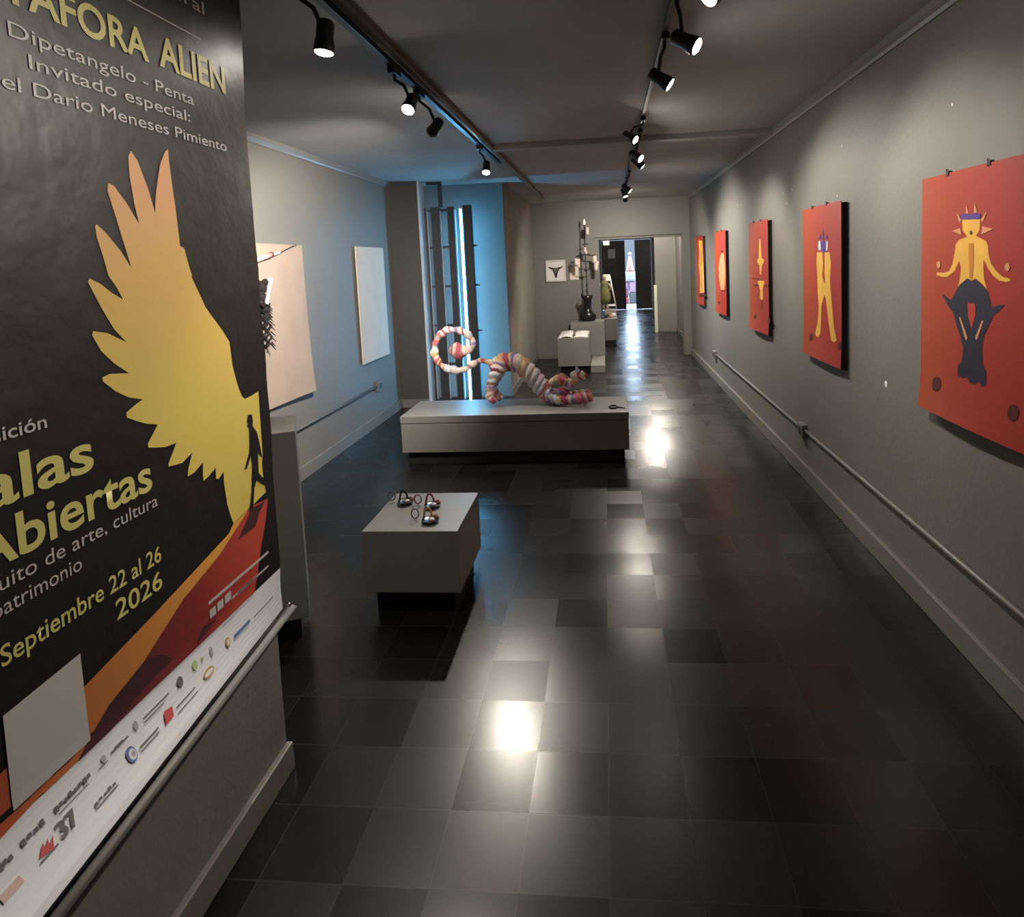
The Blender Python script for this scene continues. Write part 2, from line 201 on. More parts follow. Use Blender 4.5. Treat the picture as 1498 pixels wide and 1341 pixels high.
def floor_material():
    m = bpy.data.materials.new('black_stone_tiles'); m.use_nodes = True; nt = m.node_tree; L = nt.links; N = nt.nodes
    b = N['Principled BSDF']
    def mth(op, a, c=None):
        n = N.new('ShaderNodeMath'); n.operation = op
        for i, x in enumerate((a, c)):
            if x is None: continue
            if isinstance(x, (int, float)): n.inputs[i].default_value = x
            else: L.new(x, n.inputs[i])
        return n.outputs[0]
    tc = N.new('ShaderNodeTexCoord'); sp = N.new('ShaderNodeSeparateXYZ'); L.new(tc.outputs['Object'], sp.inputs[0])
    T = 0.2443
    u = mth('DIVIDE', mth('SUBTRACT', sp.outputs[0], 0.195), T); v = mth('DIVIDE', mth('SUBTRACT', sp.outputs[1], 2.246), T)
    fu, fv = mth('FLOOR', u), mth('FLOOR', v)
    cb = N.new('ShaderNodeCombineXYZ'); L.new(fu, cb.inputs[0]); L.new(fv, cb.inputs[1])
    wn = N.new('ShaderNodeTexWhiteNoise'); wn.noise_dimensions = '2D'; L.new(cb.outputs[0], wn.inputs['Vector'])
    du = mth('ABSOLUTE', mth('SUBTRACT', mth('FRACT', u), 0.5)); dv = mth('ABSOLUTE', mth('SUBTRACT', mth('FRACT', v), 0.5))
    g = mth('GREATER_THAN', mth('MAXIMUM', du, dv), 0.491)
    # base colour: each tile a little different, worn mottling
    nz = N.new('ShaderNodeTexNoise'); nz.inputs['Scale'].default_value = 3.0; nz.inputs['Detail'].default_value = 6; L.new(tc.outputs['Object'], nz.inputs['Vector'])
    val = mth('ADD', mth('MULTIPLY', wn.outputs['Value'], 0.003), mth('MULTIPLY', nz.outputs['Fac'], 0.006))
    val = mth('ADD', val, 0.001)
    col = N.new('ShaderNodeCombineColor')
    L.new(mth('MULTIPLY', val, 1.06), col.inputs[0]); L.new(val, col.inputs[1]); L.new(mth('MULTIPLY', val, 0.98), col.inputs[2])
    mx = N.new('ShaderNodeMix'); mx.data_type = 'RGBA'; L.new(g, mx.inputs[0]); L.new(col.outputs[0], mx.inputs[6]); mx.inputs[7].default_value = (0.016, 0.0155, 0.015, 1)
    L.new(mx.outputs[2], b.inputs['Base Color'])
    # roughness
    nz2 = N.new('ShaderNodeTexNoise'); nz2.inputs['Scale'].default_value = 1.6; nz2.inputs['Detail'].default_value = 4; L.new(tc.outputs['Object'], nz2.inputs['Vector'])
    ro = mth('ADD', mth('MULTIPLY', wn.outputs['Value'], 0.10), mth('ADD', mth('MULTIPLY', nz2.outputs['Fac'], 0.12), 0.16))
    L.new(ro, b.inputs['Roughness']); b.inputs['Specular IOR Level'].default_value = 0.33
    # every tile sits at its own tiny tilt
    sub = N.new('ShaderNodeVectorMath'); sub.operation = 'SUBTRACT'; L.new(wn.outputs['Color'], sub.inputs[0]); sub.inputs[1].default_value = (0.5, 0.5, 0.5)
    mul = N.new('ShaderNodeVectorMath'); mul.operation = 'MULTIPLY'; L.new(sub.outputs[0], mul.inputs[0]); mul.inputs[1].default_value = (0.012, 0.036, 0.0)
    ge = N.new('ShaderNodeNewGeometry'); ad = N.new('ShaderNodeVectorMath'); L.new(ge.outputs['Normal'], ad.inputs[0]); L.new(mul.outputs[0], ad.inputs[1])
    nm = N.new('ShaderNodeVectorMath'); nm.operation = 'NORMALIZE'; L.new(ad.outputs[0], nm.inputs[0])
    bn = N.new('ShaderNodeTexNoise'); bn.inputs['Scale'].default_value = 70; bn.inputs['Detail'].default_value = 3; L.new(tc.outputs['Object'], bn.inputs['Vector'])
    hh = mth('SUBTRACT', mth('MULTIPLY', bn.outputs['Fac'], 0.35), g)
    bp = N.new('ShaderNodeBump'); bp.inputs['Strength'].default_value = 0.07; bp.inputs['Distance'].default_value = 0.004
    L.new(hh, bp.inputs['Height']); L.new(nm.outputs[0], bp.inputs['Normal']); L.new(bp.outputs['Normal'], b.inputs['Normal'])
    return m

# ------------------------------------------------------------------ the setting
XR, XL, CZ = 1.43, -2.53, 2.70
bm = new(); box(bm, -2.8, 1.9, -2.2, 21.2, -0.2, 0); struct('floor', bm, floor_material())
bm = new(); box(bm, -2.8, 1.9, -2.2, 21.2, CZ, CZ+0.2); struct('ceiling', bm, M_ceil)
# right wall, with a few bare-plaster chips
bm = new(); box(bm, XR, XR+0.2, -2.2, 10.8, 0, CZ)
for y, z, r in ((3.346, 0.973, 0.017), (4.03, 2.01, 0.006), (5.2, 2.15, 0.008), (4.95, 2.15, 0.007), (5.1, 2.06, 0.007), (6.9, 2.2, 0.008), (6.75, 2.2, 0.008), (8.9, 2.35, 0.01), (8.7, 2.22, 0.01), (3.95, 2.3, 0.006), (2.75, 2.25, 0.006)):
    ball(bm, (XR, y, z), r, 1, (0.12, 1, 1.1), 10)
struct('wall_right', bm, [M_wall, M_plaster])
bm = new(); box(bm, XL-0.2, XL, -2.2, 7.9, 0, CZ); struct('wall_left', bm, M_wall)
bm = new(); box(bm, -1.3, -1.14, -2.2, 1.9, 0, CZ); struct('wall_near', bm, M_wall)
bm = new(); box(bm, -2.8, 1.9, -2.4, -2.2, 0, CZ); struct('wall_rear', bm, M_wall)
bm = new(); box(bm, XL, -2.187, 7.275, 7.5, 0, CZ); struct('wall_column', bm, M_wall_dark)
bm = new(); box(bm, XL-0.2, -1.25, 7.8, 7.95, 0, CZ); struct('wall_recess', bm, M_wall)
bm = new(); box(bm, -1.4, -1.25, 7.95, 10.8, 0, CZ); struct('wall_side', bm, mat('stained_wall_paint', (0.24, 0.225, 0.2), 0.55, 0.16, 1.8, 0.2, 30))
bm = new(); box(bm, -1.4, -0.195, 10.8, 11.0, 0, CZ); box(bm, 1.30, 1.63, 10.8, 11.0, 0, CZ); box(bm, -0.195, 1.30, 10.8, 11.0, 2.07, CZ)
struct('wall_far', bm, M_wall)
bm = new(); box(bm, -0.4, -0.2, 11.0, 21.0, 0, CZ); struct('wall_passage_left', bm, M_wall)
bm = new(); box(bm, 1.57, 1.77, 11.0, 14.3, 0, CZ); box(bm, 1.10, 1.77, 14.3, 14.45, 0, CZ); struct('wall_passage_right', bm, M_wall)
bm = new(); box(bm, 1.62, 1.82, 14.45, 21.0, 0, CZ); struct('wall_passage_deep', bm, M_wall)
bm = new(); box(bm, -0.4, 1.82, 21.0, 21.2, 2.32, CZ); box(bm, -0.4, -0.2, 21.0, 21.2, 0, 2.32); box(bm, 1.55, 1.82, 21.0, 21.2, 0, 2.32); struct('wall_end', bm, M_wall)
bm = new(); box(bm, -2.186, -2.165, 7.29, 7.5, 0, CZ); struct('trim_6', bm, mat('jamb_lit_tone', (0.6, 0.6, 0.6), 0.45))  # pale strip added so the column's side looks brightly lit
def skirting(name, *boxes):
    bm = new()
    for b in boxes: box(bm, *b, 0.004)
    return struct(name, bm, M_base)
skirting('baseboard_right', (1.405, XR, -2.2, 10.8, 0, 0.11))
skirting('baseboard_left', (XL, XL+0.02, -2.2, 7.275, 0, 0.11))
skirting('baseboard_near', (-1.14, -1.118, -2.2, 1.902, 0, 0.095))
skirting('baseboard_column', (XL+.02, -2.187, 7.257, 7.275, 0, 0.1))
skirting('baseboard_side', (-1.25, -1.232, 7.8, 10.78, 0, 0.1))
skirting('baseboard_far', (-1.25, -0.195, 10.78, 10.8, 0, 0.09), (1.30, 1.405, 10.78, 10.8, 0, 0.09))
skirting('baseboard_passage', (1.10, 1.55, 14.28, 14.3, 0, 0.09), (1.55, 1.57, 11.0, 14.3, 0, 0.09))
def cornice(name, x, s, y0, y1):
    bm = new(); prof = [(0, 2.64), (0.012*s, 2.64), (0.02*s, 2.655), (0.034*s, 2.668), (0.038*s, 2.7), (0, 2.7)]
    a = [bm.verts.new((x+p, y0, z)) for p, z in prof]; b = [bm.verts.new((x+p, y1, z)) for p, z in prof]
    for k in range(len(prof)): bm.faces.new((a[k], a[(k+1) % 6], b[(k+1) % 6], b[k]))
    bm.faces.new(a); bm.faces.new(b); bmesh.ops.recalc_face_normals(bm, faces=bm.faces[:])
    return struct(name, bm, M_corn)
cornice('trim_1', XR, -1, -2.2, 10.8); cornice('trim_2', XL, 1, -2.2, 7.275)
bm = new(); box(bm, -0.93, XR, 5.37, 5.47, 2.655, CZ, 0.004); struct('trim_3', bm, M_ceil)     # shallow ceiling beam
bm = new()                                                                                        # far door casing
box(bm, -0.2, -0.14, 20.94, 21.0, 0, 2.4); box(bm, 1.5, 1.56, 20.94, 21.0, 0, 2.4); box(bm, -0.14, 1.5, 20.94, 21.0, 2.32, 2.4); struct('trim_4', bm, M_wall)
bm = new(); box(bm, -0.195, -0.11, 10.85, 10.97, 0, 2.07); box(bm, -0.11, 1.3, 10.85, 10.97, 2.03, 2.07); struct('trim_5', bm, M_wall)
# far double door standing ajar
M_door = mat('door_brown_black', (0.022, 0.015, 0.014), 0.45, 0.1, 3)
M_door2 = mat('door_black', (0.008, 0.008, 0.009), 0.4)
def door(name, hinge, ang, w, m, side):
    r = bpy.data.objects.new(name, None); C.objects.link(r); r.location = hinge; r.rotation_euler = (0, 0, ang); r['kind'] = 'structure'
    bm = new(); box(bm, 0, w, -0.025, 0.025, 0.012, 2.3, 0.004); link('leaf', bm, m, r)
    bm = new(); tube(bm, [(w-0.08, -0.025, 1.05), (w-0.08, -0.07, 1.05), (w-0.2, -0.07, 1.05)], 0.011, 8); link('door_handle', bm, M_dgrey, r)
    return r
d1 = door('door_1', (-0.135, 20.9, 0), math.radians(6), 0.78, M_door, 1)
d2 = door('door_2', (1.495, 20.9, 0), math.radians(180-4), 0.53, M_door2, -1)
# papers taped on the left leaf
bm = new(); box(bm, 0.22, 0.46, -0.03, -0.026, 1.72, 2.03); o = tag(link('paper_notice', bm, M_white), 'white paper notice taped on the dark far door', 'paper'); o.matrix_world = Matrix.Translation((-0.135, 20.9, 0)) @ Matrix.Rotation(math.radians(6), 4, 'Z')
bm = new(); box(bm, 0.22, 0.46, -0.03, -0.026, 1.45, 1.67); o = tag(link('paper_notice', bm, mat('grey_print', (0.09, 0.085, 0.08), 0.6, 0.3, 30)), 'dim grey sheet under the white notice on the dark far door', 'paper'); o.matrix_world = Matrix.Translation((-0.135, 20.9, 0)) @ Matrix.Rotation(math.radians(6), 4, 'Z')

# ------------------------------------------------------------------ outdoors behind the far door; object colours darkened to offset the boosted sky
bm = new(); box(bm, -12, 14, 21.2, 60, -0.25, -0.02); struct('ground', bm, mat('pale_paving', (0.06, 0.06, 0.06), 0.6, 0.1, 2))
bm = new(); box(bm, -12, 14, 36, 37, -0.02, 3.0); struct('wall_street', bm, mat('street_facade', (0.008, 0.007, 0.007), 0.7, 0.4, 0.7))
def soft(name, pts, rad, m, label, cat, group=None):
    bm = new(); tube(bm, pts, rad, 12); o = link(name, bm, m); return tag(o, label, cat, group)
t = thing('traffic_cone', 'orange cone with a white tip seen through the gap of the far doors', 'cone', (0.93, 24.2, 1.2))
bm = new(); lathe(bm, [(0.16, 0), (0.15, 0.05), (0.05, 0.6), (0.03, 0.62)], 16); link('cone_body', bm, mat('orange_plastic', (0.06, 0.013, 0.002), 0.5), t)
bm = new(); ball(bm, (0, 0, 0.67), 0.075); link('cone_tip', bm, mat('dimmed_white', (0.07, 0.07, 0.07), 0.6), t)  # white dimmed in its colour so it stays muted under the bright sky
bm = new(); box(bm, 0.62, 1.12, 23.9, 24.5, 0.82, 1.2, 0.08); tag(link('white_crate', bm, MATS['dimmed_white']), 'white box just beneath the orange cone outside the far doors', 'box')
for x0, x1, z0, z1, colr, lab in ((0.6, 0.84, 0.52, 0.815, (0.05, 0.02, 0.045), 'mauve cloth bundle outside, under the white box on its left side'),
                               (0.86, 1.14, 0.4, 0.815, (0.075, 0.04, 0.06), 'pale pink cloth bundle outside, under the white box on its right side'),
                               (0.58, 0.84, 0.24, 0.515, (0.03, 0.003, 0.008), 'dark crimson bundle outside between mauve and bright red bundles'),
                               (0.56, 0.84, -0.02, 0.235, (0.07, 0.004, 0.004), 'bright red bundle lowest on the ground outside the far doors'),
                               (0.86, 1.16, -0.02, 0.395, (0.01, 0.009, 0.01), 'dark bundle on the ground beside the bright red one outside')):
    bm = new(); box(bm, x0, x1, 23.95, 24.45, z0, z1, 0.05)
    tag(link('cloth_bundle', bm, mat('cloth_%d' % int(z0*100+x0*1000), colr, 0.8, 0.2, 8, 0.6, 9)), lab, 'bundle', 'bundles outside the far doors')

# ------------------------------------------------------------------ ceiling track spotlights
t = thing('ceiling_track', 'long grey pipe and lamp track along the left half of the ceiling', 'track', (-0.97, 0.5, CZ))
bm = new(); tube(bm, [(0.03, 0, -0.028), (0.03, 9.2, -0.028)], 0.024, 12); link('conduit_pipe', bm, mat('pipe_grey', (0.1, 0.1, 0.1), 0.35), t)
bm = new(); box(bm, -0.045, -0.012, 0.3, 5.6, -0.045, 0, 0.003); link('rail', bm, M_black, t)
t = thing('ceiling_track', 'dark lamp track along the right half of the ceiling', 'track', (0.30, 1.6, CZ))
bm = new(); box(bm, -0.012, 0.012, 0, 7.1, -0.025, 0, 0.003); link('rail', bm, mat('rail_grey_paint', (0.09, 0.09, 0.09), 0.5), t)

M_lens = mat('lamp_lens', (1.0, 0.9, 0.8), 0.4, emit=200.0)
M_lens_off = mat('lamp_lens_unlit', (0.25, 0.25, 0.26), 0.15)
def spotlight(lens, target, label, x_track, power=1.0, lit=True, angle=95, blend=0.8, zt=None, lens_r=0.025, soft=0.03):
    """lens: where the glass is; target: what it is aimed at"""
    zt = zt or (CZ-0.045 if x_track < 0 else CZ-0.025)
    Lp = Vector(lens); d = (Vector(target)-Lp).normalized()
    r = thing('track_spotlight', label, 'spotlight', (x_track, Lp.y-d.y*0.06, zt), (0, 0, 0), 'spotlights on the ceiling tracks')
    off = r.location
    rot = d.to_track_quat('Z', 'Y').to_matrix().to_4x4()
    M = Matrix.Translation(Lp-off) @ rot
    hc = (Lp-d*0.06)-off                                     # middle of the can
    bm = new(); box(bm, -0.018, 0.018, -0.055, 0.055, -0.028, 0.0, 0.004); link('adapter', bm, M_black, r)
    bm = new(); tube(bm, [(0, 0, -0.02), (0, 0, -0.05), (hc.x*0.6, hc.y*0.6, min(-0.06, hc.z*0.5)), tuple(hc)], 0.008, 8); link('stem', bm, M_black, r)
    bm = new(); lathe(bm, [(0.01, -0.105), (0.024, -0.103), (0.029, -0.095), (0.029, -0.045), (0.031, -0.038), (0.035, -0.01), (0.035, 0.004), (0.031, 0.004), (0.029, -0.005)], 24, M, cap=True); link('lamp_head', bm, M_black, r)
    bm = new(); lathe(bm, [(lens_r+0.004, 0.0045), (lens_r, 0.007), (0.012, 0.010)], 20, M); link('lens', bm, M_lens if lit else M_lens_off, r)
    if lit:
        l = bpy.data.lights.new('bulb', 'SPOT'); l.energy = SPOT_W*power; l.color = (1.0, 0.91, 0.79); l.spot_size = math.radians(angle); l.spot_blend = blend; l.shadow_soft_size = soft
        lo = bpy.data.objects.new('bulb', l); C.objects.link(lo); lo.parent = r
        lo.matrix_local = Matrix.Translation(Lp+d*0.02-off) @ (-d).to_track_quat('Z', 'Y').to_matrix().to_4x4()
    return r
XT = -1.0
spotlight((-0.92, 2.1, 2.42), (-1.12, 1.92, 0.3), 'track spotlight nearest the banner, long black head hanging low and aimed down', XT, 0.6, angle=70)
spotlight((-0.93, 3.04, 2.45), (-1.14, 1.5, 0.7), 'glowing track spotlight between the banner-side lamp and the unlit head', XT, 0.5, angle=70)
spotlight((-0.95, 3.53, 2.44), (-2.53, 5.2, 1.35), 'dark track spotlight on the left track turned away, showing its back', XT, 4.2, angle=88)
spotlight((-0.95, 5.14, 2.44), (-0.9, 3.9, 0.3), 'glowing track spotlight at the far end of the left track, before the blue recess', XT, 1.9, angle=92)
XT2 = 0.30
spotlight((0.34, 2.0, 2.46), (-1.1, 1.2, 1.3), 'brightest track spotlight at the top edge of the photo, nearest on the right track', XT2, 0.85, angle=75)
spotlight((0.365, 2.45, 2.46), (1.43, 2.0, 1.75), 'elongated glowing track spotlight, second along the right track', XT2, 0.1, angle=70)
spotlight((0.315, 2.95, 2.46), (1.43, 2.85, 1.65), 'round glowing track spotlight, third along the right track', XT2, 0.6, angle=80)
spotlight((0.24, 4.56, 2.52), (1.43, 3.9, 1.65), 'pale track spotlight with flat bright plate just before the paired lamps', XT2, 0.55, lens_r=0.022, angle=78)
spotlight((0.297, 4.97, 2.45), (1.43, 4.3, 1.55), 'upper lamp of the nearer glowing pair on the right track', XT2, 0.55, angle=78)
spotlight((0.331, 5.37, 2.45), (1.43, 5.6, 1.5), 'lower lamp of the nearer glowing pair on the right track', XT2, 0.9, angle=78)
spotlight((0.299, 7.23, 2.45), (1.43, 7.4, 1.5), 'right lamp of the farthest glowing pair before the back wall', XT2, 0.8, angle=110)
spotlight((0.271, 7.83, 2.45), (0.95, 7.6, 0.6), 'left lamp of the farthest glowing pair before the back wall', XT2, 1.6, angle=150)
spotlight((0.29, 8.5, 2.46), (0.35, 10.0, 0.6), 'added track spotlight lighting the back wall behind the farthest glowing pair', XT2, 1.9, angle=150, soft=0.1)  # extra lamp, added to light the back and side walls
# small ceiling lamp of the passage
t = thing('ceiling_lamp', 'small round ceiling lamp inside the far passage', 'lamp', (0.9, 12.6, CZ))
bm = new(); lathe(bm, [(0.12, 0), (0.12, -0.03), (0.1, -0.05)], 24); link('lamp_body', bm, M_white, t)
bm = new(); lathe(bm, [(0.095, -0.051), (0.06, -0.065), (0.01, -0.07)], 24); link('diffuser', bm, mat('diffuser_glow', (1, 0.92, 0.82), 0.5, emit=12.0), t)
l = bpy.data.lights.new('bulb', 'POINT'); l.energy = 200; l.color = (1, 0.9, 0.78); l.shadow_soft_size = 0.05; lo = bpy.data.objects.new('bulb', l); C.objects.link(lo); lo.parent = t; lo.location = (0, 0, -0.12)
t = thing('exit_light', 'small pale device under the lintel at the passage left corner', 'device', (0.02, 11.02, 1.99))  # small exit light fixture, housing only
bm = new(); box(bm, -0.06, 0.06, -0.05, 0.03, -0.06, 0.04, 0.01); link('housing', bm, M_chrome, t)

# ------------------------------------------------------------------ blue recess: barred gate and light strip
M_gate = mat('gate_dark_wood', (0.04, 0.04, 0.043), 0.5, 0.15, 4)
t = thing('barred_gate', 'tall dark gate of upright planks with thin rails in the blue-lit recess', 'gate', (0, 7.45, 0))
for x0, x1, y0, y1 in ((-2.155, -2.135, -0.015, 0.015), (-2.075, -1.975, -0.015, 0.015), (-1.875, -1.79, -0.015, 0.015), (-1.66, -1.572, -0.115, -0.002)):  # last plank deepened forward to keep the strip's light off the right wall
    bm = new(); box(bm, x0, x1, y0, y1, 0.03, 2.4, 0.004); link('plank', bm, M_gate, t)
for z in (0.06, 0.49, 0.97, 1.445, 1.92, 2.36):
    bm = new(); box(bm, -2.155, -1.79, 0.015, 0.03, z-0.013, z+0.013); link('rail', bm, M_gate, t)
for x in (-2.13, -1.97, -1.785):  # pale strips painted in for the lit edges of the panes
    bm = new(); box(bm, x, x+0.008, 0.008, 0.016, 0.05, 2.36); link('lit_pane_edge', bm, mat('lit_edge_tone', (0.6, 0.62, 0.64), 0.4), t)
bm = new(); box(bm, -1.975, -1.93, -0.015, 0.015, 2.4, CZ); box(bm, -2.11, -1.975, -0.015, 0.015, 2.665, CZ); link('hanger_post', bm, M_gate, t)
for z in (0.9, 1.45, 1.92):
    bm = new(); lathe(bm, [(0.012, 0), (0.012, 0.05), (0.006, 0.054)], 10, Matrix.Translation((-1.568, -0.05, z)) @ Matrix.Rotation(PI/2, 4, 'Y')); link('hinge_pin', bm, M_chrome, t)
t = thing('light_strip', 'tall glowing blue-white light strip standing at the gate edge', 'light', (-1.715, 7.46, 0))
bm = new(); tube(bm, [(0, 0, 0.03), (0, 0, 2.38)], 0.013, 10); link('tube', bm, mat('blue_white_glow', (0.13, 0.56, 1.0), 0.4, emit=85.0), t)
for z in (0.0, 2.365):
    bm = new(); lathe(bm, [(0.018, z), (0.018, z+0.035)], 12); link('end_cap', bm, M_white, t)
for z in (0.5, 1.9):
    bm = new(); box(bm, -0.008, 0.008, 0.012, 0.33, z, z+0.02); link('bracket', bm, M_chrome, t)

# ------------------------------------------------------------------ conduits
t = thing('wall_conduit', 'thin grey cable conduit low on the right wall with square socket boxes', 'conduit', (XR, 0, 0.37))
bm = new(); tube(bm, [(-0.014, -2.1, 0), (-0.014, 8.42, 0)], 0.012, 10); link('pipe', bm, M_base, t)
for y in (8.43, 4.69):
    bm = new(); box(bm, -0.04, 0, y-0.06, y+0.06, -0.06, 0.04, 0.005); j = link('socket_box', bm, M_base, t)
    bm = new(); box(bm, -0.043, -0.039, y-0.03, y+0.03, -0.04, 0.02, 0.001); link('socket_plate', bm, M_dgrey, j)
t = thing('wall_conduit', 'thin grey cable conduit low on the left wall ending in one socket box', 'conduit', (XL, 0, 0.425))
bm = new(); tube(bm, [(0.014, 2.0, 0.01), (0.014, 6.5, -0.005)], 0.012, 10); link('pipe', bm, M_base, t)
bm = new(); box(bm, 0, 0.04, 6.46, 6.6, -0.06, 0.05, 0.005); j = link('socket_box', bm, M_base, t)
bm = new(); box(bm, 0.039, 0.043, 6.49, 6.57, -0.035, 0.025, 0.001); link('socket_plate', bm, M_dgrey, j)

# ------------------------------------------------------------------ pedestals
def pedestal(name, label, x0, x1, y0, y1, h, kick=0.11, inset=0.04, lid=0.0, cat='pedestal', group=None):
    t = thing(name, label, cat, ((x0+x1)/2, (y0+y1)/2, 0), group=group)
    w, d = (x1-x0)/2, (y1-y0)/2
    bm = new()
    if lid:
        box(bm, -w, w, -d, d, kick, h-lid-0.006, 0.003); box(bm, -w+0.015, w-0.015, -d+0.015, d-0.015, h-lid-0.006, h-lid)
    else: box(bm, -w, w, -d, d, kick, h, 0.003)
    link('body', bm, M_ped, t)
    if lid:
        bm = new(); box(bm, -w-0.003, w+0.003, -d-0.003, d+0.003, h-lid, h, 0.003); link('top_slab', bm, M_ped, t)
    bm = new(); box(bm, -w+inset, w-inset, -d+inset, d-inset, 0, kick); link('toe_kick', bm, M_kick, t)
    return t
G = 'grey pedestals'
pedestal('display_pedestal', 'small low grey cube pedestal in front holding three small ornaments', -1.225, -0.752, 2.83, 3.33, 0.42, group=G)
pedestal('display_plinth', 'long low grey plinth carrying the striped yarn creature', -1.79, 0.143, 5.09, 5.69, 0.425, lid=0.06, group=G)
tp = pedestal('display_pedestal', 'tall narrow grey pedestal half hidden behind the banner edge', -0.175, 0.175, -0.175, 0.175, 0.98, group=G)
tp.rotation_euler = (0, 0, math.radians(27)); tp.location = (-1.408-0.175*math.cos(math.radians(27))-0.175*math.sin(math.radians(27)), 2.62-0.175*math.sin(math.radians(27))+0.175*math.cos(math.radians(27)), 0)
pedestal('display_pedestal', 'grey pedestal with an open white folder, first behind the creature', -0.765, -0.29, 9.27, 10.25, 0.535, group=G)
pedestal('display_pedestal', 'grey pedestal under the candle stand against the back wall', -0.62, -0.06, 10.32, 10.77, 0.67, group=G)
pedestal('display_pedestal', 'farthest grey pedestal inside the passage holding a pale box', -0.06, 0.19, 12.2, 13.7, 0.535, group=G)
t = thing('low_slab', 'low pale slab on the floor right of the folder pedestal', 'slab', (-0.17, 9.8, 0))
bm = new(); box(bm, -0.11, 0.105, -0.5, 0.5, 0, 0.11, 0.004); link('slab_body', bm, M_ped, t)
# ------------------------------------------------------------------ printed panels: posters, banner
def poly_fill(bm, pts, fn, mi, cuts=0):
    """fill a (possibly concave) outline; fn maps (a, b) to a point"""
    V = [Vector((p[0], p[1], 0)) for p in pts]
    t = bmesh.new(); vv = [t.verts.new(v) for v in V]
    for tri in tessellate_polygon([V]):
        try: t.faces.new([vv[i] for i in tri])
        except ValueError: pass
    if cuts: bmesh.ops.subdivide_edges(t, edges=t.edges[:], cuts=cuts, use_grid_fill=True)
    for v in t.verts: v.co = Vector(fn(v.co.x, v.co.y))
    merge(bm, t, mi)
def sheet(bm, nu, nv, fn, thick, mi=0, mi_back=None):
    t = bmesh.new()
    F = [[t.verts.new(fn(i/nu, j/nv, 0)) for i in range(nu+1)] for j in range(nv+1)]
    B = [[t.verts.new(fn(i/nu, j/nv, thick)) for i in range(nu+1)] for j in range(nv+1)]
    for j in range(nv):
        for i in range(nu):
            t.faces.new((F[j][i], F[j][i+1], F[j+1][i+1], F[j+1][i])); t.faces.new((B[j][i+1], B[j][i], B[j+1][i], B[j+1][i+1]))
    for i in range(nu):
        t.faces.new((F[0][i+1], F[0][i], B[0][i], B[0][i+1])); t.faces.new((F[nv][i], F[nv][i+1], B[nv][i+1], B[nv][i]))
    for j in range(nv):
        t.faces.new((F[j][0], F[j+1][0], B[j+1][0], B[j][0])); t.faces.new((F[j+1][nu], F[j][nu], B[j][nu], B[j+1][nu]))
    merge(bm, t, mi)
def ramp_mat(name, c0, c1, axis, a, b, rough=0.5, mid=None):
    m = bpy.data.materials.new(name); m.use_nodes = True; nt = m.node_tree; N = nt.nodes; L = nt.links; bs = N['Principled BSDF']
    bs.inputs['Roughness'].default_value = rough
    tc = N.new('ShaderNodeTexCoord'); sp = N.new('ShaderNodeSeparateXYZ'); L.new(tc.outputs['Object'], sp.inputs[0])
    nz = N.new('ShaderNodeTexNoise'); nz.inputs['Scale'].default_value = 3.5; L.new(tc.outputs['Object'], nz.inputs['Vector'])
    mr = N.new('ShaderNodeMapRange'); mr.inputs[1].default_value = a; mr.inputs[2].default_value = b; L.new(sp.outputs[axis], mr.inputs[0])
    ad = N.new('ShaderNodeMath'); ad.operation = 'MULTIPLY_ADD'; L.new(nz.outputs['Fac'], ad.inputs[0]); ad.inputs[1].default_value = 0.25; L.new(mr.outputs[0], ad.inputs[2])
    su = N.new('ShaderNodeMath'); su.operation = 'SUBTRACT'; L.new(ad.outputs[0], su.inputs[0]); su.inputs[1].default_value = 0.125
    r = N.new('ShaderNodeValToRGB'); r.color_ramp.elements[0].color = (*c0, 1); r.color_ramp.elements[1].color = (*c1, 1)
    if mid:
        e = r.color_ramp.elements.new(mid[0]); e.color = (*mid[1], 1)
    L.new(su.outputs[0], r.inputs[0]); L.new(r.outputs[0], bs.inputs['Base Color'])
    return m
M_pred = ramp_mat('poster_red', (0.36, 0.06, 0.018), (0.31, 0.026, 0.018), 1, 0.05, -0.5, 0.6)
PM = {'Y': mat('poster_yellow', (0.72, 0.4, 0.07), 0.5, 0.12, 9), 'O': mat('poster_orange', (0.5, 0.2, 0.03), 0.5), 'T': mat('poster_tan', (0.6, 0.27, 0.13), 0.5, 0.1, 9),
      'P': mat('poster_purple', (0.09, 0.045, 0.24), 0.5), 'D': mat('poster_navy', (0.025, 0.022, 0.04), 0.5, 0.2, 12), 'R': mat('poster_patch_red', (0.4, 0.05, 0.03), 0.5),
      'M': mat('poster_dark_red', (0.085, 0.015, 0.012), 0.5), 'W': mat('poster_white', (0.7, 0.66, 0.62), 0.5), 'B': mat('poster_brown', (0.1, 0.05, 0.02), 0.5)}
PK = list(PM); POST_M = [M_pred]+[PM[k] for k in PK]
PW, PH, PZ = 0.72, 1.01, 0.96
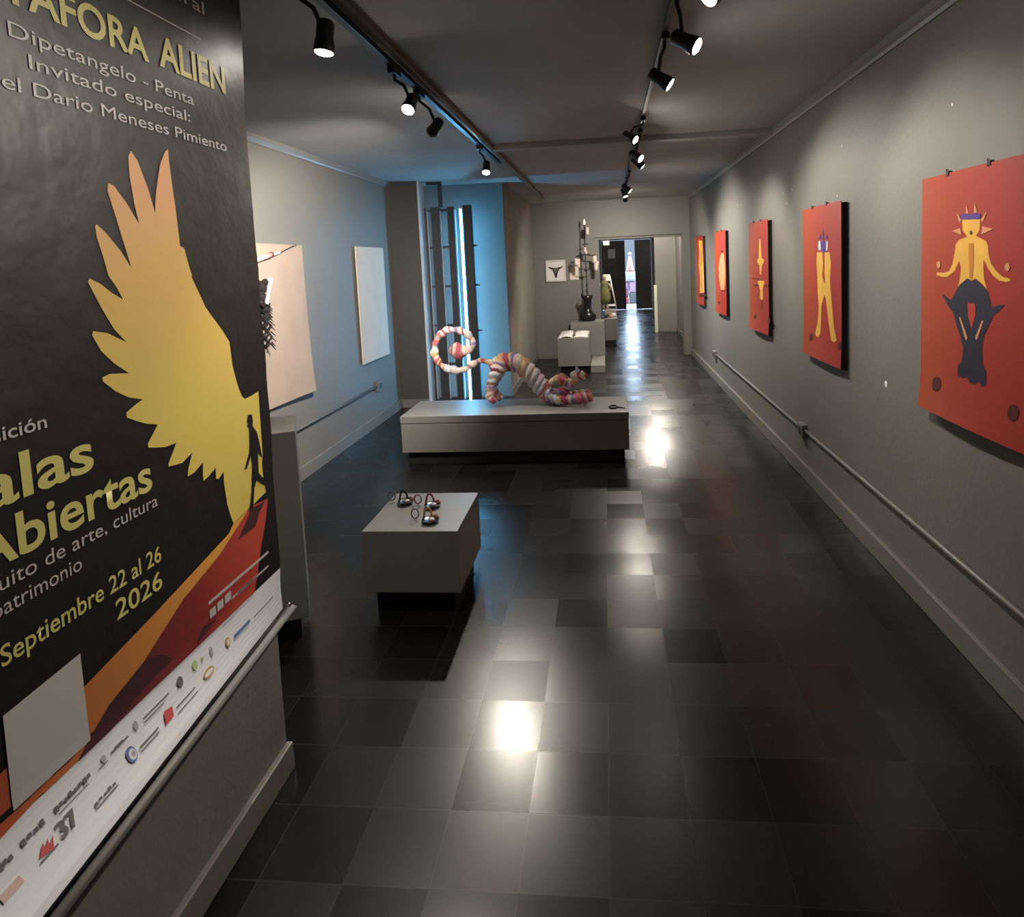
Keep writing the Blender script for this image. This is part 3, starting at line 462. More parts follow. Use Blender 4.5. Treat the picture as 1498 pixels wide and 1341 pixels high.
def poster(shapes, y_far, label, curl):
    r = thing('poster', label, 'poster', (XR, y_far, PZ), group='red posters on the right wall')
    def fn(u, v, off):
        c = curl*max(0.0, (0.22-v)/0.22)**2*(0.35+0.65*math.sin(PI*min(1, u*0.9+0.1)))
        return (-0.037-c-0.006*math.sin(PI*u)+off, -u*PW, v*PH+c*0.4)
    bm = new(); sheet(bm, 14, 24, fn, 0.003)
    lay = {'Y': 1, 'D': 1, 'R': 2, 'O': 2, 'B': 2, 'W': 2, 'P': 3, 'T': 2, 'M': 1}
    for n, (k, pts) in enumerate(shapes):
        poly_fill(bm, pts, lambda a, b: fn(a, b, -0.0009*lay[k]-0.00004*n), 1+PK.index(k), 2)
    link('printed_sheet', bm, POST_M, r)
    bm = new(); box(bm, -0.031, -0.0015, -0.717, -0.08, -0.004, 1.0); link('backing_board', bm, mat('backing_board', (0.012, 0.011, 0.01), 0.7), r)
    for u in (0.3, 0.68):
        bm = new(); x = -0.039
        box(bm, x-0.006, x+0.01, -u*PW-0.011, -u*PW+0.011, PH-0.012, PH+0.008, 0.003)
        tube(bm, [(x-0.004, -u*PW-0.008, PH+0.006), (x-0.008, -u*PW-0.004, PH+0.015), (x-0.008, -u*PW+0.004, PH+0.015), (x-0.004, -u*PW+0.008, PH+0.006)], 0.0015, 6)
        link('clip', bm, M_black, r)
    return r
poster(P1, 2.91, 'red poster with a horned yellow figure and dark clawed legs, nearest the camera', 0.02)
poster(P2, 4.58, 'red poster with two tall yellow legs under a purple head', 0.018)
poster(P3, 6.26, 'red poster with a yellow sword-like shape and two dark bars', 0.018)
poster(P4, 8.17, 'red poster with a pale oblong figure, next to the farthest poster', 0.012)
poster(P5, 9.86, 'farthest red poster, a slim orange-yellow figure down its middle', 0.012)

# ---- the banner on the near left wall
def banner_x(y, z):
    k = max(0.0, min(1.0, (0.76-z)/0.17))
    return -1.10+k*k*max(0.0, min(1.5, 1.9-y))*0.085
t = thing('hanging_banner', 'large black banner with yellow wing and white lettering on the near left wall', 'banner')
M_bblack = mat('banner_black', (0.009, 0.0075, 0.007), 0.45, 0.15, 2.5, 0.8, 5)
M_bwhite = mat('banner_white', (0.58, 0.59, 0.63), 0.5)
M_wing = ramp_mat('banner_wing', (0.56, 0.44, 0.1), (0.54, 0.28, 0.13), 2, 1.35, 1.9, 0.5, (0.55, (0.54, 0.36, 0.1)))
M_borange = ramp_mat('banner_orange', (0.34, 0.06, 0.03), (0.62, 0.3, 0.06), 1, 0.9, 1.6, 0.5, (0.4, (0.42, 0.15, 0.04)))
M_bred = ramp_mat('banner_red', (0.09, 0.02, 0.025), (0.42, 0.055, 0.035), 1, 1.2, 1.75, 0.5, (0.5, (0.2, 0.022, 0.02)))
M_title = mat('banner_yellow', (0.5, 0.46, 0.15), 0.5)
BM = [M_bblack, M_bwhite, M_wing, M_borange, M_bred, M_title, mat('banner_maroon', (0.05, 0.016, 0.02), 0.5), mat('logo_dark', (0.11, 0.1, 0.105), 0.6), mat('logo_blue', (0.1, 0.14, 0.3), 0.6),
      mat('logo_red', (0.42, 0.06, 0.07), 0.6), mat('logo_green', (0.35, 0.45, 0.2), 0.6), mat('logo_gold', (0.4, 0.25, 0.06), 0.6), mat('logo_grey', (0.3, 0.29, 0.3), 0.6), mat('logo_pink', (0.5, 0.35, 0.32), 0.6), mat('banner_lettering_white', (0.42, 0.405, 0.39), 0.5)]
bm = new(); YB0, YB1, ZB0, ZB1, ZS = 0.55, 1.885, 0.585, 2.66, 0.72
def edge(z): return YB1 - 0.012*smooth1((0.75-z)/0.1)+0.012*smooth1((z-1.0)/0.2)+0.022*smooth1((z-2.1)/0.4)+0.004*math.sin(23*z)*smooth1((1.9-z)/0.2)*smooth1((z-1.2)/.2)
def bfn(za, zb):
    def f(u, v, off):
        z = za+(zb-za)*v; y = YB0+(edge(z)-YB0)*u
        return (banner_x(y, z)-off, y, z)
    return f
sheet(bm, 14, 40, bfn(ZS, ZB1), 0.003, 0); sheet(bm, 14, 10, bfn(ZB0, ZS), 0.003, 1)
def P(off): return lambda a, b: (banner_x(a, b)+off, a, b)
poly_fill(bm, ORANGE, P(0.0012), 3, 3); poly_fill(bm, RED, P(0.002), 4, 3); poly_fill(bm, MAROON, P(0.0026), 6, 3); poly_fill(bm, DARKTRI, P(0.0028), 6); poly_fill(bm, ROCK, P(0.0028), 6)
poly_fill(bm, WING, P(0.0012), 2); poly_fill(bm, MAN, P(0.003), 0)
poly_fill(bm, QR, P(0.0034), 14, 7)
def rect(y0, y1, z, hh, mi, off=0.0015): poly_fill(bm, [(y0, z-hh), (y1, z-hh), (y1, z+hh), (y0, z+hh)], P(off), mi)
rect(1.35, 1.705, 2.339, 0.0018, 14)
for y0, y1, z, hh in W_BARS: rect(y0, y1, z, hh, 14, 0.004)
for y0, y1, z, hh in ICONS: rect(y0, y1, z, hh, 14, 0.004)
for y0, y1, z, hh in DARK_BARS:                                   # illegible sponsor lines, kept as thin strokes
    if hh < 0.0035: rect(y0, y1, z, hh*0.6, 7, 0.003)
    else:
        n = max(3, int((y1-y0)/0.011)); w = (y1-y0)/n
        for q in range(n): rect(y0+w*q, y0+w*(q+0.66), z+0.0015*(q % 2), hh*(0.55 if q % 3 else 0.8), 7, 0.003)
for y0, y1, z, hh in BLUE_BARS: rect(y0, y1, z, hh, 8, 0.003)
for y0, y1, z, hh in PINK_BARS: rect(y0, y1, z, hh, 13, 0.003)
def disc(lst, mi, off):
    for y, z, ry, rz in lst: poly_fill(bm, [(y+ry*math.cos(2*PI*k/18), z+rz*math.sin(2*PI*k/18)) for k in range(18)], P(off), mi)
disc(D_BLUE, 8, 0.003); disc(D_WHITE, 1, 0.0035); disc(D_BLUE2, 12, 0.004); disc(D_GREY, 12, 0.003); disc(D_GOLD, 11, 0.003); disc(D_OLIVE, 1, 0.0035); disc(D_BROWN, 11, 0.003); disc(D_BROWN2, 1, 0.0035); disc(D_GREEN, 10, 0.003); disc(D_BLACK, 7, 0.003)
poly_fill(bm, REDSQ, P(0.003), 9); poly_fill(bm, MOUNT, P(0.003), 9)
def text(s, y0, y1, z, cap, mi, off=0.002, bold=0.0):
    """lettering set on the baseline z from y0 to y1 with the given capital height"""
    cu = bpy.data.curves.new('txt', 'FONT'); cu.body = s; cu.size = 1.0; cu.offset = bold; cu.resolution_u = 4
    o = bpy.data.objects.new('txt', cu); C.objects.link(o)
    dg = bpy.context.evaluated_depsgraph_get(); me = bpy.data.meshes.new_from_object(o.evaluated_get(dg))
    xs = [v.co.x for v in me.vertices]; a, b = min(xs), max(xs)
    k = cap/0.729
    t = bmesh.new(); t.from_mesh(me); bpy.data.meshes.remove(me); bpy.data.objects.remove(o); bpy.data.curves.remove(cu)
    for v in t.verts:
        y = y0+(v.co.x-a)/(b-a)*(y1-y0); zz = z+v.co.y*k; v.co = Vector((banner_x(y, zz)+off, y, zz))
    merge(bm, t, mi)
text('cultural', 1.46, 1.731, 2.414, 0.036, 14)
text('MET\u00c1FORA', 0.99, 1.49, 2.213, 0.072, 5, bold=0.022)
text('ALIEN', 1.527, 1.802, 2.217, 0.079, 5, bold=0.022)
text('Dipetangelo - Penta', 1.118, 1.649, 2.147, 0.03, 14)
text('Invitado especial:', 1.154, 1.627, 2.098, 0.029, 14)
text('el Dario Meneses Pimiento', 1.093, 1.782, 2.046, 0.029, 14)
text('edici\u00f3n', 0.965, 1.104, 1.402, 0.027, 14, bold=0.012)
text('Salas', 0.885, 1.203, 1.287, 0.088, 5, bold=0.018)
text('Abiertas', 0.925, 1.361, 1.183, 0.083, 5, bold=0.018)
text('circuito de arte, cultura', 0.9, 1.372, 1.137, 0.031, 14)
text('y patrimonio', 0.925, 1.146, 1.092, 0.031, 14)
text('Septiembre 22 al 26', 0.962, 1.366, 1.002, 0.04, 5, bold=0.01)
text('2026', 1.218, 1.361, 0.937, 0.046, 5, bold=0.01)
text('37', 0.997, 1.039, 0.638, 0.026, 7, 0.004, bold=0.03)
link('printed_sheet', bm, BM, t)
bm = new()                                                    # weighting rail along the bottom edge
ya, yb = 0.5, 1.925
for s in (0,):
    pa = Vector((banner_x(ya, 0.585)+0.002, ya, 0.562)); pb = Vector((banner_x(1.88, 0.585)+0.004, yb, 0.562))
    tube(bm, [pa, pb], 0.017, 4, 0, sq=0.5)
link('bottom_rail', bm, mat('rail_grey', (0.11, 0.105, 0.1), 0.6), t)
bm = new(); tube(bm, [(-1.10, 0.5, 2.672), (-1.10, 1.95, 2.672)], 0.014, 10); link('top_rail', bm, M_dgrey, t)
bm = new(); lathe(bm, [(0.007, 0), (0.007, 0.012)], 10, Matrix.Translation((-1.095, 1.895, 0.585)) @ Matrix.Rotation(PI/2, 4, 'Y')); link('rail_stud', bm, M_chrome, t)

# ------------------------------------------------------------------ pictures and papers
M_canvas = mat('beige_canvas', (0.36, 0.28, 0.23), 0.6, 0.06, 5, 0.2, 12)
M_canvas2 = mat('cream_canvas', (0.66, 0.56, 0.46), 0.6, 0.04, 5)
def canvas(label, y0, y1, z0, z1, m, curl=0.0):
    r = thing('canvas_panel', label, 'picture', (XL, y0, z0), group='canvas panels on the left wall')
    def fn(u, v, off):
        return (0.03+curl*(1-v)**3*u*u-off, u*(y1-y0), v*(z1-z0))
    bm = new(); sheet(bm, 10, 12, fn, 0.012)
    link('printed_sheet', bm, m, r)
    bm = new(); box(bm, 0.0015, 0.017, 0.06, y1-y0-0.06, 0.06, z1-z0-0.06); link('stretcher', bm, M_dgrey, r); return r
canvas('beige canvas panel with syringe on the left wall, partly behind the banner', 4.22, 5.0, 0.69, 1.91, M_canvas, 0.03)
canvas('narrow-looking cream canvas panel beside the dark column on the left wall', 6.12, 6.9, 0.72, 1.925, M_canvas2)
# syringe fixed diagonally across the beige canvas
t = thing('syringe', 'syringe with long needle fixed diagonally across the beige canvas top', 'syringe', (XL+0.055, 0, 0))
(sa, sb, sc, sd) = [Vector((0, y, z)) for y, z in SYR]
bm = new(); tube(bm, [sa-(sb-sa)*0.3, sb], 0.019, 12); link('barrel', bm, mat('pinkish_barrel', (0.75, 0.5, 0.45), 0.3), t)
bm = new(); tube(bm, [sb, sb+(sc-sb)*0.15], 0.022, 12); link('collar', bm, mat('dark_red_collar', (0.12, 0.02, 0.02), 0.4), t)
bm = new(); tube(bm, [sb+(sc-sb)*0.15, sc], [0.013, 0.008], 10); link('hub', bm, M_white, t)
bm = new(); tube(bm, [sc, sd], 0.004, 8); ball(bm, sd, 0.012); link('needle', bm, M_chrome, t)
# dark braid hanging with a white clip
t = thing('braid', 'dark frayed braid with a white clip hanging at the banner edge on the canvas', 'braid', (XL+0.085, 0, 0))
bp_ = catmull([(0, y, z) for y, z in BRAID], 10); bm = new()
tube(bm, [(0.012*math.sin(i*1.6), p[1]-0.02+0.02*math.cos(i*1.6), p[2]) for i, p in enumerate(bp_)], [0.024-0.018*i/len(bp_) for i in range(len(bp_))], 8)
tube(bm, [(0.012*math.sin(i*1.6+PI), p[1]-0.06+0.02*math.cos(i*1.6+PI), p[2]-0.01) for i, p in enumerate(bp_)], [0.024-0.016*i/len(bp_) for i in range(len(bp_))], 8)
for i in range(0, len(bp_), 2):
    p = bp_[i]; tube(bm, [(0, p[1], p[2]), (0.01, p[1]+0.05*random.uniform(0.5, 1), p[2]-0.04)], [0.006, 0.002], 5)
link('hair', bm, mat('dark_hair', (0.01, 0.007, 0.007), 0.95), t)
bm = new(); p = BRAID[0]; tube(bm, [(0.02, p[0]+0.02, p[1]), (0.022, p[0]-0.02, p[1]-0.1), (0.022, p[0]-0.05, p[1]-0.16)], [0.018, 0.013, 0.018], 8); ball(bm, (0.022, p[0]+0.02, p[1]+0.005), 0.024); link('clip', bm, M_white, t)
# back wall: framed garment, note
t = thing('framed_picture', 'white framed picture of black briefs on the back wall', 'picture', (-0.864, 10.8, 1.532))
bm = new()
for a in ((-0.172, 0.172, -0.03, 0, 0.155, 0.185), (-0.172, 0.172, -0.03, 0, -0.185, -0.155), (-0.172, -0.150, -0.03, 0, -0.155, 0.155), (0.150, 0.172, -0.03, 0, -0.155, 0.155)): box(bm, *a)
link('frame', bm, mat('frame_white', (0.6, 0.58, 0.56), 0.5), t)
bm = new(); box(bm, -0.150, 0.150, -0.018, -0.002, -0.155, 0.155); link('mount_board', bm, M_white, t)
bm = new(); fnb = lambda a, b: (a, -0.022, b)
poly_fill(bm, [(-0.125, 0.085), (-0.11, 0.07), (0, 0.045), (0.11, 0.07), (0.125, 0.085), (0.122, 0.055), (0.06, 0.02), (0.03, -0.05), (0.014, -0.12), (-0.014, -0.12), (-0.03, -0.05), (-0.06, 0.02), (-0.122, 0.055)], fnb, 0)
poly_fill(bm, [(-0.06, 0.035), (0.06, 0.035), (0.03, 0.0), (0.012, -0.05), (-0.012, -0.05), (-0.03, 0.0)], lambda a, b: (a, -0.0235, b), 1)
link('black_briefs', bm, [mat('black_fabric', (0.012, 0.012, 0.014), 0.7), mat('sheer_grey_fabric', (0.1, 0.1, 0.1), 0.7)], t)
bm = new(); box(bm, -0.622, -0.47, 10.790, 10.798, 1.365, 1.592); tag(link('paper_notice', bm, mat('cream_paper', (0.72, 0.64, 0.54), 0.6)), 'small cream paper note beside the framed picture on the back wall', 'paper')

# ------------------------------------------------------------------ striped yarn creature
def fuse(bm, voxel, smooth_it):
    me = bpy.data.meshes.new('f'); bm.to_mesh(me); bm.free(); o = bpy.data.objects.new('f', me); C.objects.link(o)
    r = o.modifiers.new('r', 'REMESH'); r.mode = 'VOXEL'; r.voxel_size = voxel
    s = o.modifiers.new('s', 'SMOOTH'); s.iterations = smooth_it; s.factor = 0.5
    out = bpy.data.meshes.new_from_object(o.evaluated_get(bpy.context.evaluated_depsgraph_get()))
    bpy.data.objects.remove(o); bpy.data.meshes.remove(me); return out
def yarn_material():
    m = bpy.data.materials.new('striped_yarn'); m.use_nodes = True; nt = m.node_tree; N = nt.nodes; L = nt.links; b = N['Principled BSDF']; b.inputs['Roughness'].default_value = 0.85
    at = N.new('ShaderNodeAttribute'); at.attribute_name = 'wrap'
    tc = N.new('ShaderNodeTexCoord'); nz = N.new('ShaderNodeTexNoise'); nz.inputs['Scale'].default_value = 14; L.new(tc.outputs['Object'], nz.inputs['Vector'])
    ad = N.new('ShaderNodeMath'); ad.operation = 'MULTIPLY_ADD'; L.new(nz.outputs['Fac'], ad.inputs[0]); ad.inputs[1].default_value = 0.07; L.new(at.outputs['Fac'], ad.inputs[2])
    mu = N.new('ShaderNodeMath'); mu.operation = 'MULTIPLY'; L.new(ad.outputs[0], mu.inputs[0]); mu.inputs[1].default_value = 52.0
    fl = N.new('ShaderNodeMath'); fl.operation = 'FLOOR'; L.new(mu.outputs[0], fl.inputs[0])
    wn = N.new('ShaderNodeTexWhiteNoise'); wn.noise_dimensions = '1D'; L.new(fl.outputs[0], wn.inputs['W'])
    r = N.new('ShaderNodeValToRGB'); r.color_ramp.interpolation = 'CONSTANT'
    cols = [(0.74, 0.62, 0.52), (0.6, 0.2, 0.22), (0.5, 0.58, 0.68), (0.72, 0.52, 0.5), (0.72, 0.56, 0.26), (0.44, 0.09, 0.14), (0.3, 0.22, 0.5), (0.78, 0.74, 0.7), (0.66, 0.34, 0.2)]
    el = r.color_ramp.elements
    el[0].position = 0; el[0].color = (*cols[0], 1); el[1].position = 1/len(cols); el[1].color = (*cols[1], 1)
    for k in range(2, len(cols)):
        e = el.new(k/len(cols)); e.color = (*cols[k], 1)
    L.new(wn.outputs['Value'], r.inputs[0]); L.new(r.outputs[0], b.inputs['Base Color'])
    fn = N.new('ShaderNodeTexNoise'); fn.inputs['Scale'].default_value = 160; L.new(tc.outputs['Object'], fn.inputs['Vector'])
    bp = N.new('ShaderNodeBump'); bp.inputs['Strength'].default_value = 0.5; bp.inputs['Distance'].default_value = 0.006; L.new(fn.outputs['Fac'], bp.inputs['Height']); L.new(bp.outputs['Normal'], b.inputs['Normal'])
    return m
M_yarn = yarn_material()
def yarn_body(name, chains, parent, voxel=0.009, coil=0.006, pitch=0.055, slant=0.35):
    """limbs swept along their skeletons, fused to one skin, then wrapped: coils and bands follow the nearest skeleton"""
    bm = new(); SK = []; base = 0.0
    for ch in chains:
        P4 = catmull(ch, 5)
        tube(bm, [p[:3] for p in P4], [max(0.006, p[3]) for p in P4], 14)
        ball(bm, P4[0][:3], P4[0][3]*0.98); ball(bm, P4[-1][:3], P4[-1][3]*0.98)
        s = base
        for i, p in enumerate(P4):
            if i: s += (Vector(p[:3])-Vector(P4[i-1][:3])).length
            d = (Vector(P4[min(i+1, len(P4)-1)][:3])-Vector(P4[max(i-1, 0)][:3])).normalized()
            SK.append((Vector(p[:3]), d, s, p[3]))
        base = s+0.37
    me = fuse(bm, voxel, 3); me.name = name
    vals = []
    nrm = [v.normal.copy() for v in me.vertices]
    for v in me.vertices:
        q, d, s, r = min(SK, key=lambda k: (v.co-k[0]).length/(k[3]+0.02))
        w = s+(v.co-q).dot(d)
        w += slant*(v.co-q).dot(d.cross(Vector((0, 1, 0.3))).normalized())
        vals.append(w)
        v.co += nrm[v.index]*coil*(abs(math.sin(PI*w/pitch))-0.55)
    a = me.attributes.new('wrap', 'FLOAT', 'POINT'); a.data.foreach_set('value', vals)
    for p in me.polygons: p.use_smooth = True
    me.materials.append(M_yarn)
    o = bpy.data.objects.new(name, me); C.objects.link(o); o.parent = parent; return o
def fat(ch, k): return [(p[0], p[1], p[2], p[3]*k) for p in ch]
cat = thing('yarn_creature', 'striped yarn-wrapped creature stretching with raised curled tail on the long plinth', 'sculpture')
yarn_body('body', [fat(CAT_BODY, 1.2), fat(CAT_HN, 1.08), fat(CAT_HF, 1.05), fat(CAT_FN, 1.15), fat(CAT_FF, 1.1), [(p[0], p[1], p[2], p[3]*(1.1 if i < 4 else 1.4)) for i, p in enumerate(CAT_NECK)]], cat, 0.009, 0.016, 0.06)
yarn_body('tail', [[(p[0], p[1], p[2], p[3]*(1.05+0.22*math.sin(2.1*i))) for i, p in enumerate(CAT_TAIL[:-2])]+[(p[0], p[1], p[2], 0.072) for p in CAT_TAIL[-2:]]], cat, 0.008, 0.012, 0.09)
yarn_body('wing', [fat(CAT_WING1, 1.6)], cat, 0.006, 0.006); yarn_body('wing', [fat(CAT_WING2, 1.5), fat(CAT_SPIKE, 1.4)], cat, 0.006, 0.005)
bm = new(); tube(bm, [p[:3] for p in catmull(CAT_HAT, 4)], [p[3] for p in catmull(CAT_HAT, 4)], 14); link('cap', bm, mat('pale_blue_yarn', (0.5, 0.64, 0.74), 0.85, 0.2, 30, 0.5, 120), cat)
bm = new(); P4 = catmull(CAT_BEAK, 4); tube(bm, [p[:3] for p in P4], [p[3] for p in P4], 14); link('snout', bm, mat('orange_yarn', (0.75, 0.36, 0.1), 0.85, 0.2, 30, 0.5, 120), cat)
h = Vector(CAT_NECK[-2][:3])
ZL = min(v.co.z for o in cat.children for v in o.data.vertices); cat.location.z = 0.4265-ZL
for s in (-1, 1):
    bm = new(); ball(bm, h+Vector((0.012, s*0.03, 0.022)), 0.009); link('eye', bm, M_black, cat)

# small loop with a thin tail on the plinth
t = thing('wire_loop', 'small black ring with a thin tail lying on the plinth right end', 'ornament', (LOOP[0][0], LOOP[0][1], 0.425))
bm = new(); tube(bm, [(0.034*math.cos(a), 0.05*math.sin(a), 0.007) for a in [2*PI*k/20 for k in range(20)]], 0.007, 8, closed=True); link('ring', bm, M_black, t)
bm = new(); tube(bm, [(0.034, 0, 0.006), (0.08, -0.03, 0.005), (0.1, -0.055, 0.004)], [0.006, 0.004, 0.003], 8); link('tail', bm, M_black, t)

# ------------------------------------------------------------------ three small ornaments on the cube pedestal
def ornament(loc, ring, arch, dish, accent, label):
    r = thing('ornament', label, 'ornament', loc, (0, 0, 0), 'small ornaments on the cube pedestal')
    bm = new(); prof = [(0.004, 0.003), (0.03, 0.002), (0.04, 0.006), (0.043, 0.012), (0.039, 0.013), (0.03, 0.008), (0.004, 0.006)]
    lathe(bm, prof, 28, Matrix.Diagonal((1.0, 1.15, 1, 1))); link('dish', bm, dish, r)
    bm = new(); lathe(bm, [(0.017, 0.0065), (0.014, 0.014), (0.004, 0.017)], 16, Matrix.Translation((0.006, -0.002, 0))); link('white_spot', bm, M_white, r)  # raised white spot near the dish centre
    bm = new(); tube(bm, catmull([(-0.045, 0.03, 0.006), (-0.035, 0.03, 0.045), (-0.022, 0.03, 0.056), (-0.008, 0.028, 0.045), (0.006, 0.02, 0.012)], 5), 0.0055, 8); link('arch', bm, arch, r)
    bm = new(); tube(bm, [(-0.088+0.019*math.cos(a), 0.03, 0.026+0.024*math.sin(a)) for a in [2*PI*k/22 for k in range(22)]], 0.0035, 8, closed=True); link('ring', bm, ring, r)
    bm = new(); ball(bm, (0.025, 0.022, 0.018), 0.011); ball(bm, (0.034, 0.012, 0.015), 0.008); link('bead', bm, accent, r)
    return r
M_ddish = mat('dark_dish', (0.02, 0.016, 0.014), 0.25); M_pink = mat('pink_glaze', (0.42, 0.1, 0.16), 0.35); M_ochre = mat('ochre_glaze', (0.55, 0.33, 0.1), 0.4); M_rose = mat('rose_bead', (0.5, 0.22, 0.18), 0.4); M_smoke = mat('smoke_wire', (0.16, 0.14, 0.14), 0.3)
ornament(ORN[0], M_smoke, M_black, mat('green_black_dish', (0.015, 0.02, 0.016), 0.25), M_rose, 'black ornament with dish, arch and ring at the pedestal back left corner')
ornament(ORN[1], M_pink, M_pink, M_ddish, M_rose, 'pink-arched ornament with a dark dish in the middle of the pedestal')
ornament(ORN[2], M_smoke, M_ochre, mat('brown_dish', (0.035, 0.014, 0.009), 0.25), M_rose, 'ochre-arched ornament with a brown dish, nearest the pedestal front')

# ------------------------------------------------------------------ far pedestals: folder, candle stand, figurine, small things
t = thing('open_folder', 'open white folder lying on the first pedestal behind the creature', 'folder', (-0.53, 9.75, 0.535))
for s in (-1, 1):
    def fn(u, v, off, s=s): return (s*(0.012+u*0.205), -0.42+v*0.84, 0.006+0.018*math.sin(PI*min(1, u*1.1))*(1 if s < 0 else 0.4)-off)
    bm = new(); sheet(bm, 8, 4, fn, 0.004); link('leaf', bm, M_white, t)
t = thing('figurine', 'tiny green-brown figurine standing between the folder leaves', 'figurine', (-0.52, 9.5, 0.541))
bm = new(); lathe(bm, [(0.02, 0), (0.018, 0.03), (0.008, 0.05), (0.014, 0.09), (0.018, 0.11), (0.006, 0.13)], 14); link('body', bm, mat('green_bronze', (0.12, 0.13, 0.06), 0.5), t)
# candle stand
cx, cy, cz = -0.33, 10.5, 0.67
t = thing('candle_stand', 'tall thin black candle stand with hanging candles on a boot-shaped black base', 'candelabra', (cx, cy, cz))
bm = new()
lathe(bm, [(0.09, 0), (0.125, 0.02), (0.13, 0.09), (0.11, 0.14), (0.07, 0.17), (0.062, 0.24), (0.07, 0.36), (0.085, 0.42), (0.07, 0.43), (0.055, 0.40)], 24)
for v in bm.verts:
    v.co.y *= 0.8
    if v.co.z < 0.17: v.co.x *= 1.08
tube(bm, [(-0.07, 0, 0.38), (-0.09, 0, 0.45), (-0.075, 0, 0.49)], [0.022, 0.018, 0.008], 8); tube(bm, [(0.06, 0, 0.38), (0.08, 0, 0.44)], [0.022, 0.012], 8)
link('base', bm, mat('gloss_black', (0.01, 0.01, 0.01), 0.25), t)
bm = new(); tube(bm, [(0, 0, 0.16), (0.006, 0, 0.7), (-0.006, 0, 1.1), (0.0, 0, 1.62)], 0.009, 8)
for z, r in ((0.6, 0.016), (0.5, 0.02), (0.75, 0.014)): ball(bm, (0, 0, z), r)
link('pole', bm, M_black, t)
bm = new(); tube(bm, [(-0.16, 0, 1.09), (-0.08, 0, 1.1), (0, 0, 1.12), (0.08, 0, 1.1), (0.16, 0, 1.09)], 0.012, 8); link('crossbar', bm, M_black, t)
bm = new(); tube(bm, [(-0.05, 0, 1.285), (0.05, 0, 1.285)], 0.008, 8); link('crossbar', bm, M_black, t)
bm = new(); ball(bm, (0, -0.004, 0.86), 0.03, 0, (1, 0.7, 0.9)); tube(bm, [(-0.12, 0, 0.88), (-0.02, 0, 0.87)], 0.006, 6); tube(bm, [(0.02, 0, 0.87), (0.06, 0, 0.88)], 0.006, 6); link('knob', bm, M_black, t)
M_wax = mat('pale_wax', (0.72, 0.6, 0.55), 0.4, 0.1, 20)
for x, z0, z1, r in ((-0.165, 0.94, 1.06, 0.026), (-0.12, 0.9, 1.05, 0.024), (0.15, 0.97, 1.09, 0.036), (0.17, 0.84, 0.97, 0.034), (0.195, 0.93, 1.0, 0.02), (0.045, 1.44, 1.57, 0.032), (-0.005, 1.15, 1.24, 0.02), (0.012, 1.12, 1.18, 0.02)):
    bm = new(); lathe(bm, [(r*0.8, z0), (r, z0+0.02), (r*0.95, z1-0.01), (r*0.6, z1)], 14, Matrix.Translation((x, 0, 0))); c = link('candle', bm, M_wax, t)
    bm = new(); tube(bm, [(x, 0, z1-0.002), (x+0.002, 0, z1+0.018)], 0.0025, 6); link('wick', bm, M_black, c)
bm = new(); lathe(bm, [(0.005, 1.6), (0.018, 1.63), (0.014, 1.67), (0.003, 1.71)], 12); link('flame_bulb', bm, mat('flame_white', (1, 0.8, 0.65), 0.4, emit=1.2), t)
# things on the farthest pedestal
bm = new(); box(bm, -0.06, 0.19, 13.1, 13.5, 0.535, 0.63, 0.005); tag(link('pale_box', bm, M_ped), 'long pale box at the back of the farthest pedestal', 'box')
def small(name, x, y, prof, m, label, cat):
    bm = new(); lathe(bm, prof, 16, Matrix.Translation((x, y, 0.535))); return tag(link(name, bm, m), label, cat)
small('bowl', -0.02, 12.35, [(0.03, 0), (0.045, 0.03), (0.05, 0.07), (0.042, 0.07), (0.02, 0.02)], mat('dark_bowl', (0.03, 0.03, 0.028), 0.3), 'small dark bowl at the left front of the farthest pedestal', 'bowl')
small('lump', 0.06, 12.4, [(0.03, 0), (0.04, 0.02), (0.03, 0.05), (0.01, 0.06)], mat('pink_stone', (0.4, 0.2, 0.17), 0.6), 'pinkish stone lump between the dark bowl and the white one', 'stone')
small('bowl', 0.125, 12.55, [(0.03, 0), (0.05, 0.03), (0.045, 0.06), (0.02, 0.075)], M_white, 'small white rounded pot at the right of the farthest pedestal', 'pot')
small('cup', 0.035, 12.8, [(0.025, 0), (0.03, 0.06), (0.03, 0.07), (0.02, 0.07)], mat('ochre_cup', (0.4, 0.28, 0.12), 0.5), 'ochre cup behind the pinkish stone on the farthest pedestal', 'cup')
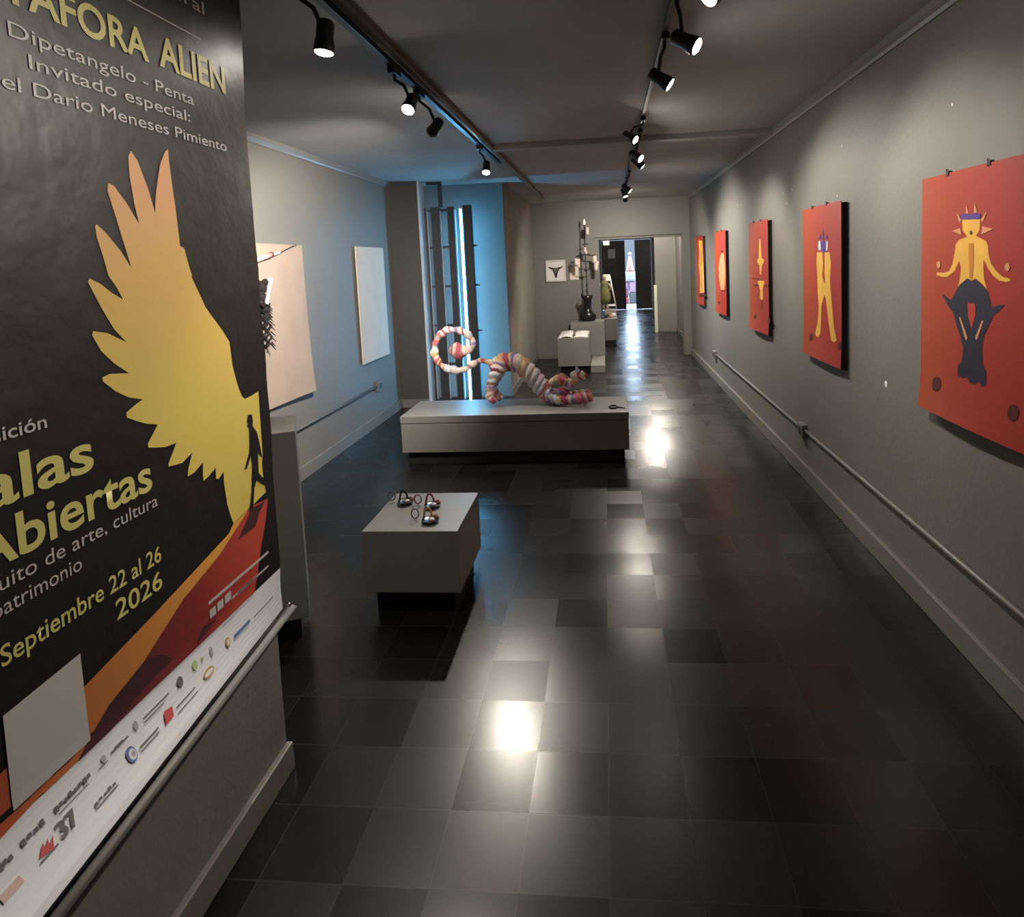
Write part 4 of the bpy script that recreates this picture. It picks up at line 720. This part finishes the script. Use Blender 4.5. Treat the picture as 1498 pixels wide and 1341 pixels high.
# draped figurine and the slanted pale frame behind it
t = thing('draped_figure', 'olive draped figure standing on the pale box before a slanted white frame', 'figure', (-0.04, 13.3, 0.63))
bm = new(); lathe(bm, [(0.07, 0.12), (0.12, 0.2), (0.125, 0.3), (0.1, 0.42), (0.08, 0.5), (0.095, 0.56), (0.05, 0.62)], 20)
for v in bm.verts:
    a = math.atan2(v.co.y, v.co.x); k = 1+0.08*math.sin(7*a)*(0.62-v.co.z); v.co.x *= k*0.95; v.co.y *= k*0.6
link('dress', bm, mat('olive_cloth', (0.11, 0.105, 0.035), 0.8, 0.3, 14), t)
bm = new(); ball(bm, (0, 0, 0.69), 0.055, 0, (0.85, 0.9, 1.15)); tube(bm, [(0, 0, 0.6), (0, 0, 0.66)], 0.022, 8); link('head', bm, mat('tan_clay', (0.4, 0.3, 0.22), 0.6), t)
for s in (-1, 1):
    bm = new(); tube(bm, [(0.035*s, 0, 0), (0.035*s, 0, 0.16)], 0.022, 8); link('leg', bm, MATS['tan_clay'], t)
    bm = new(); tube(bm, [(0.08*s, 0, 0.55), (0.12*s, -0.01, 0.5), (0.11*s, -0.03, 0.4)], [0.022, 0.018, 0.013], 8); link('arm', bm, MATS['tan_clay'] if s > 0 else M_white, t)
t = thing('slanted_frame', 'tall narrow white frame leaning behind the olive draped figure', 'frame', (0.05, 13.42, 0.63))
for x in (-0.085, 0.085):
    bm = new(); tube(bm, [(x*1.0+0.06, 0, 0), (x*0.75-0.04, 0.02, 0.72)], 0.014, 4); link('rail', bm, M_white, t)
bm = new(); box(bm, -0.115, 0.035, 0.005, 0.035, 0.6, 0.74, 0.004); link('top_panel', bm, M_white, t)
bm = new(); box(bm, -0.02, 0.13, -0.01, 0.02, 0.06, 0.1, 0.003); link('crosspiece', bm, M_white, t)
# pale post leaning at the passage corner
bm = new(); box(bm, 1.06, 1.13, 14.2, 14.28, 0, 1.07, 0.006); tag(link('wooden_post', bm, mat('pale_green_post', (0.62, 0.62, 0.46), 0.5)), 'pale greenish waist-high post standing at the passage corner', 'post')
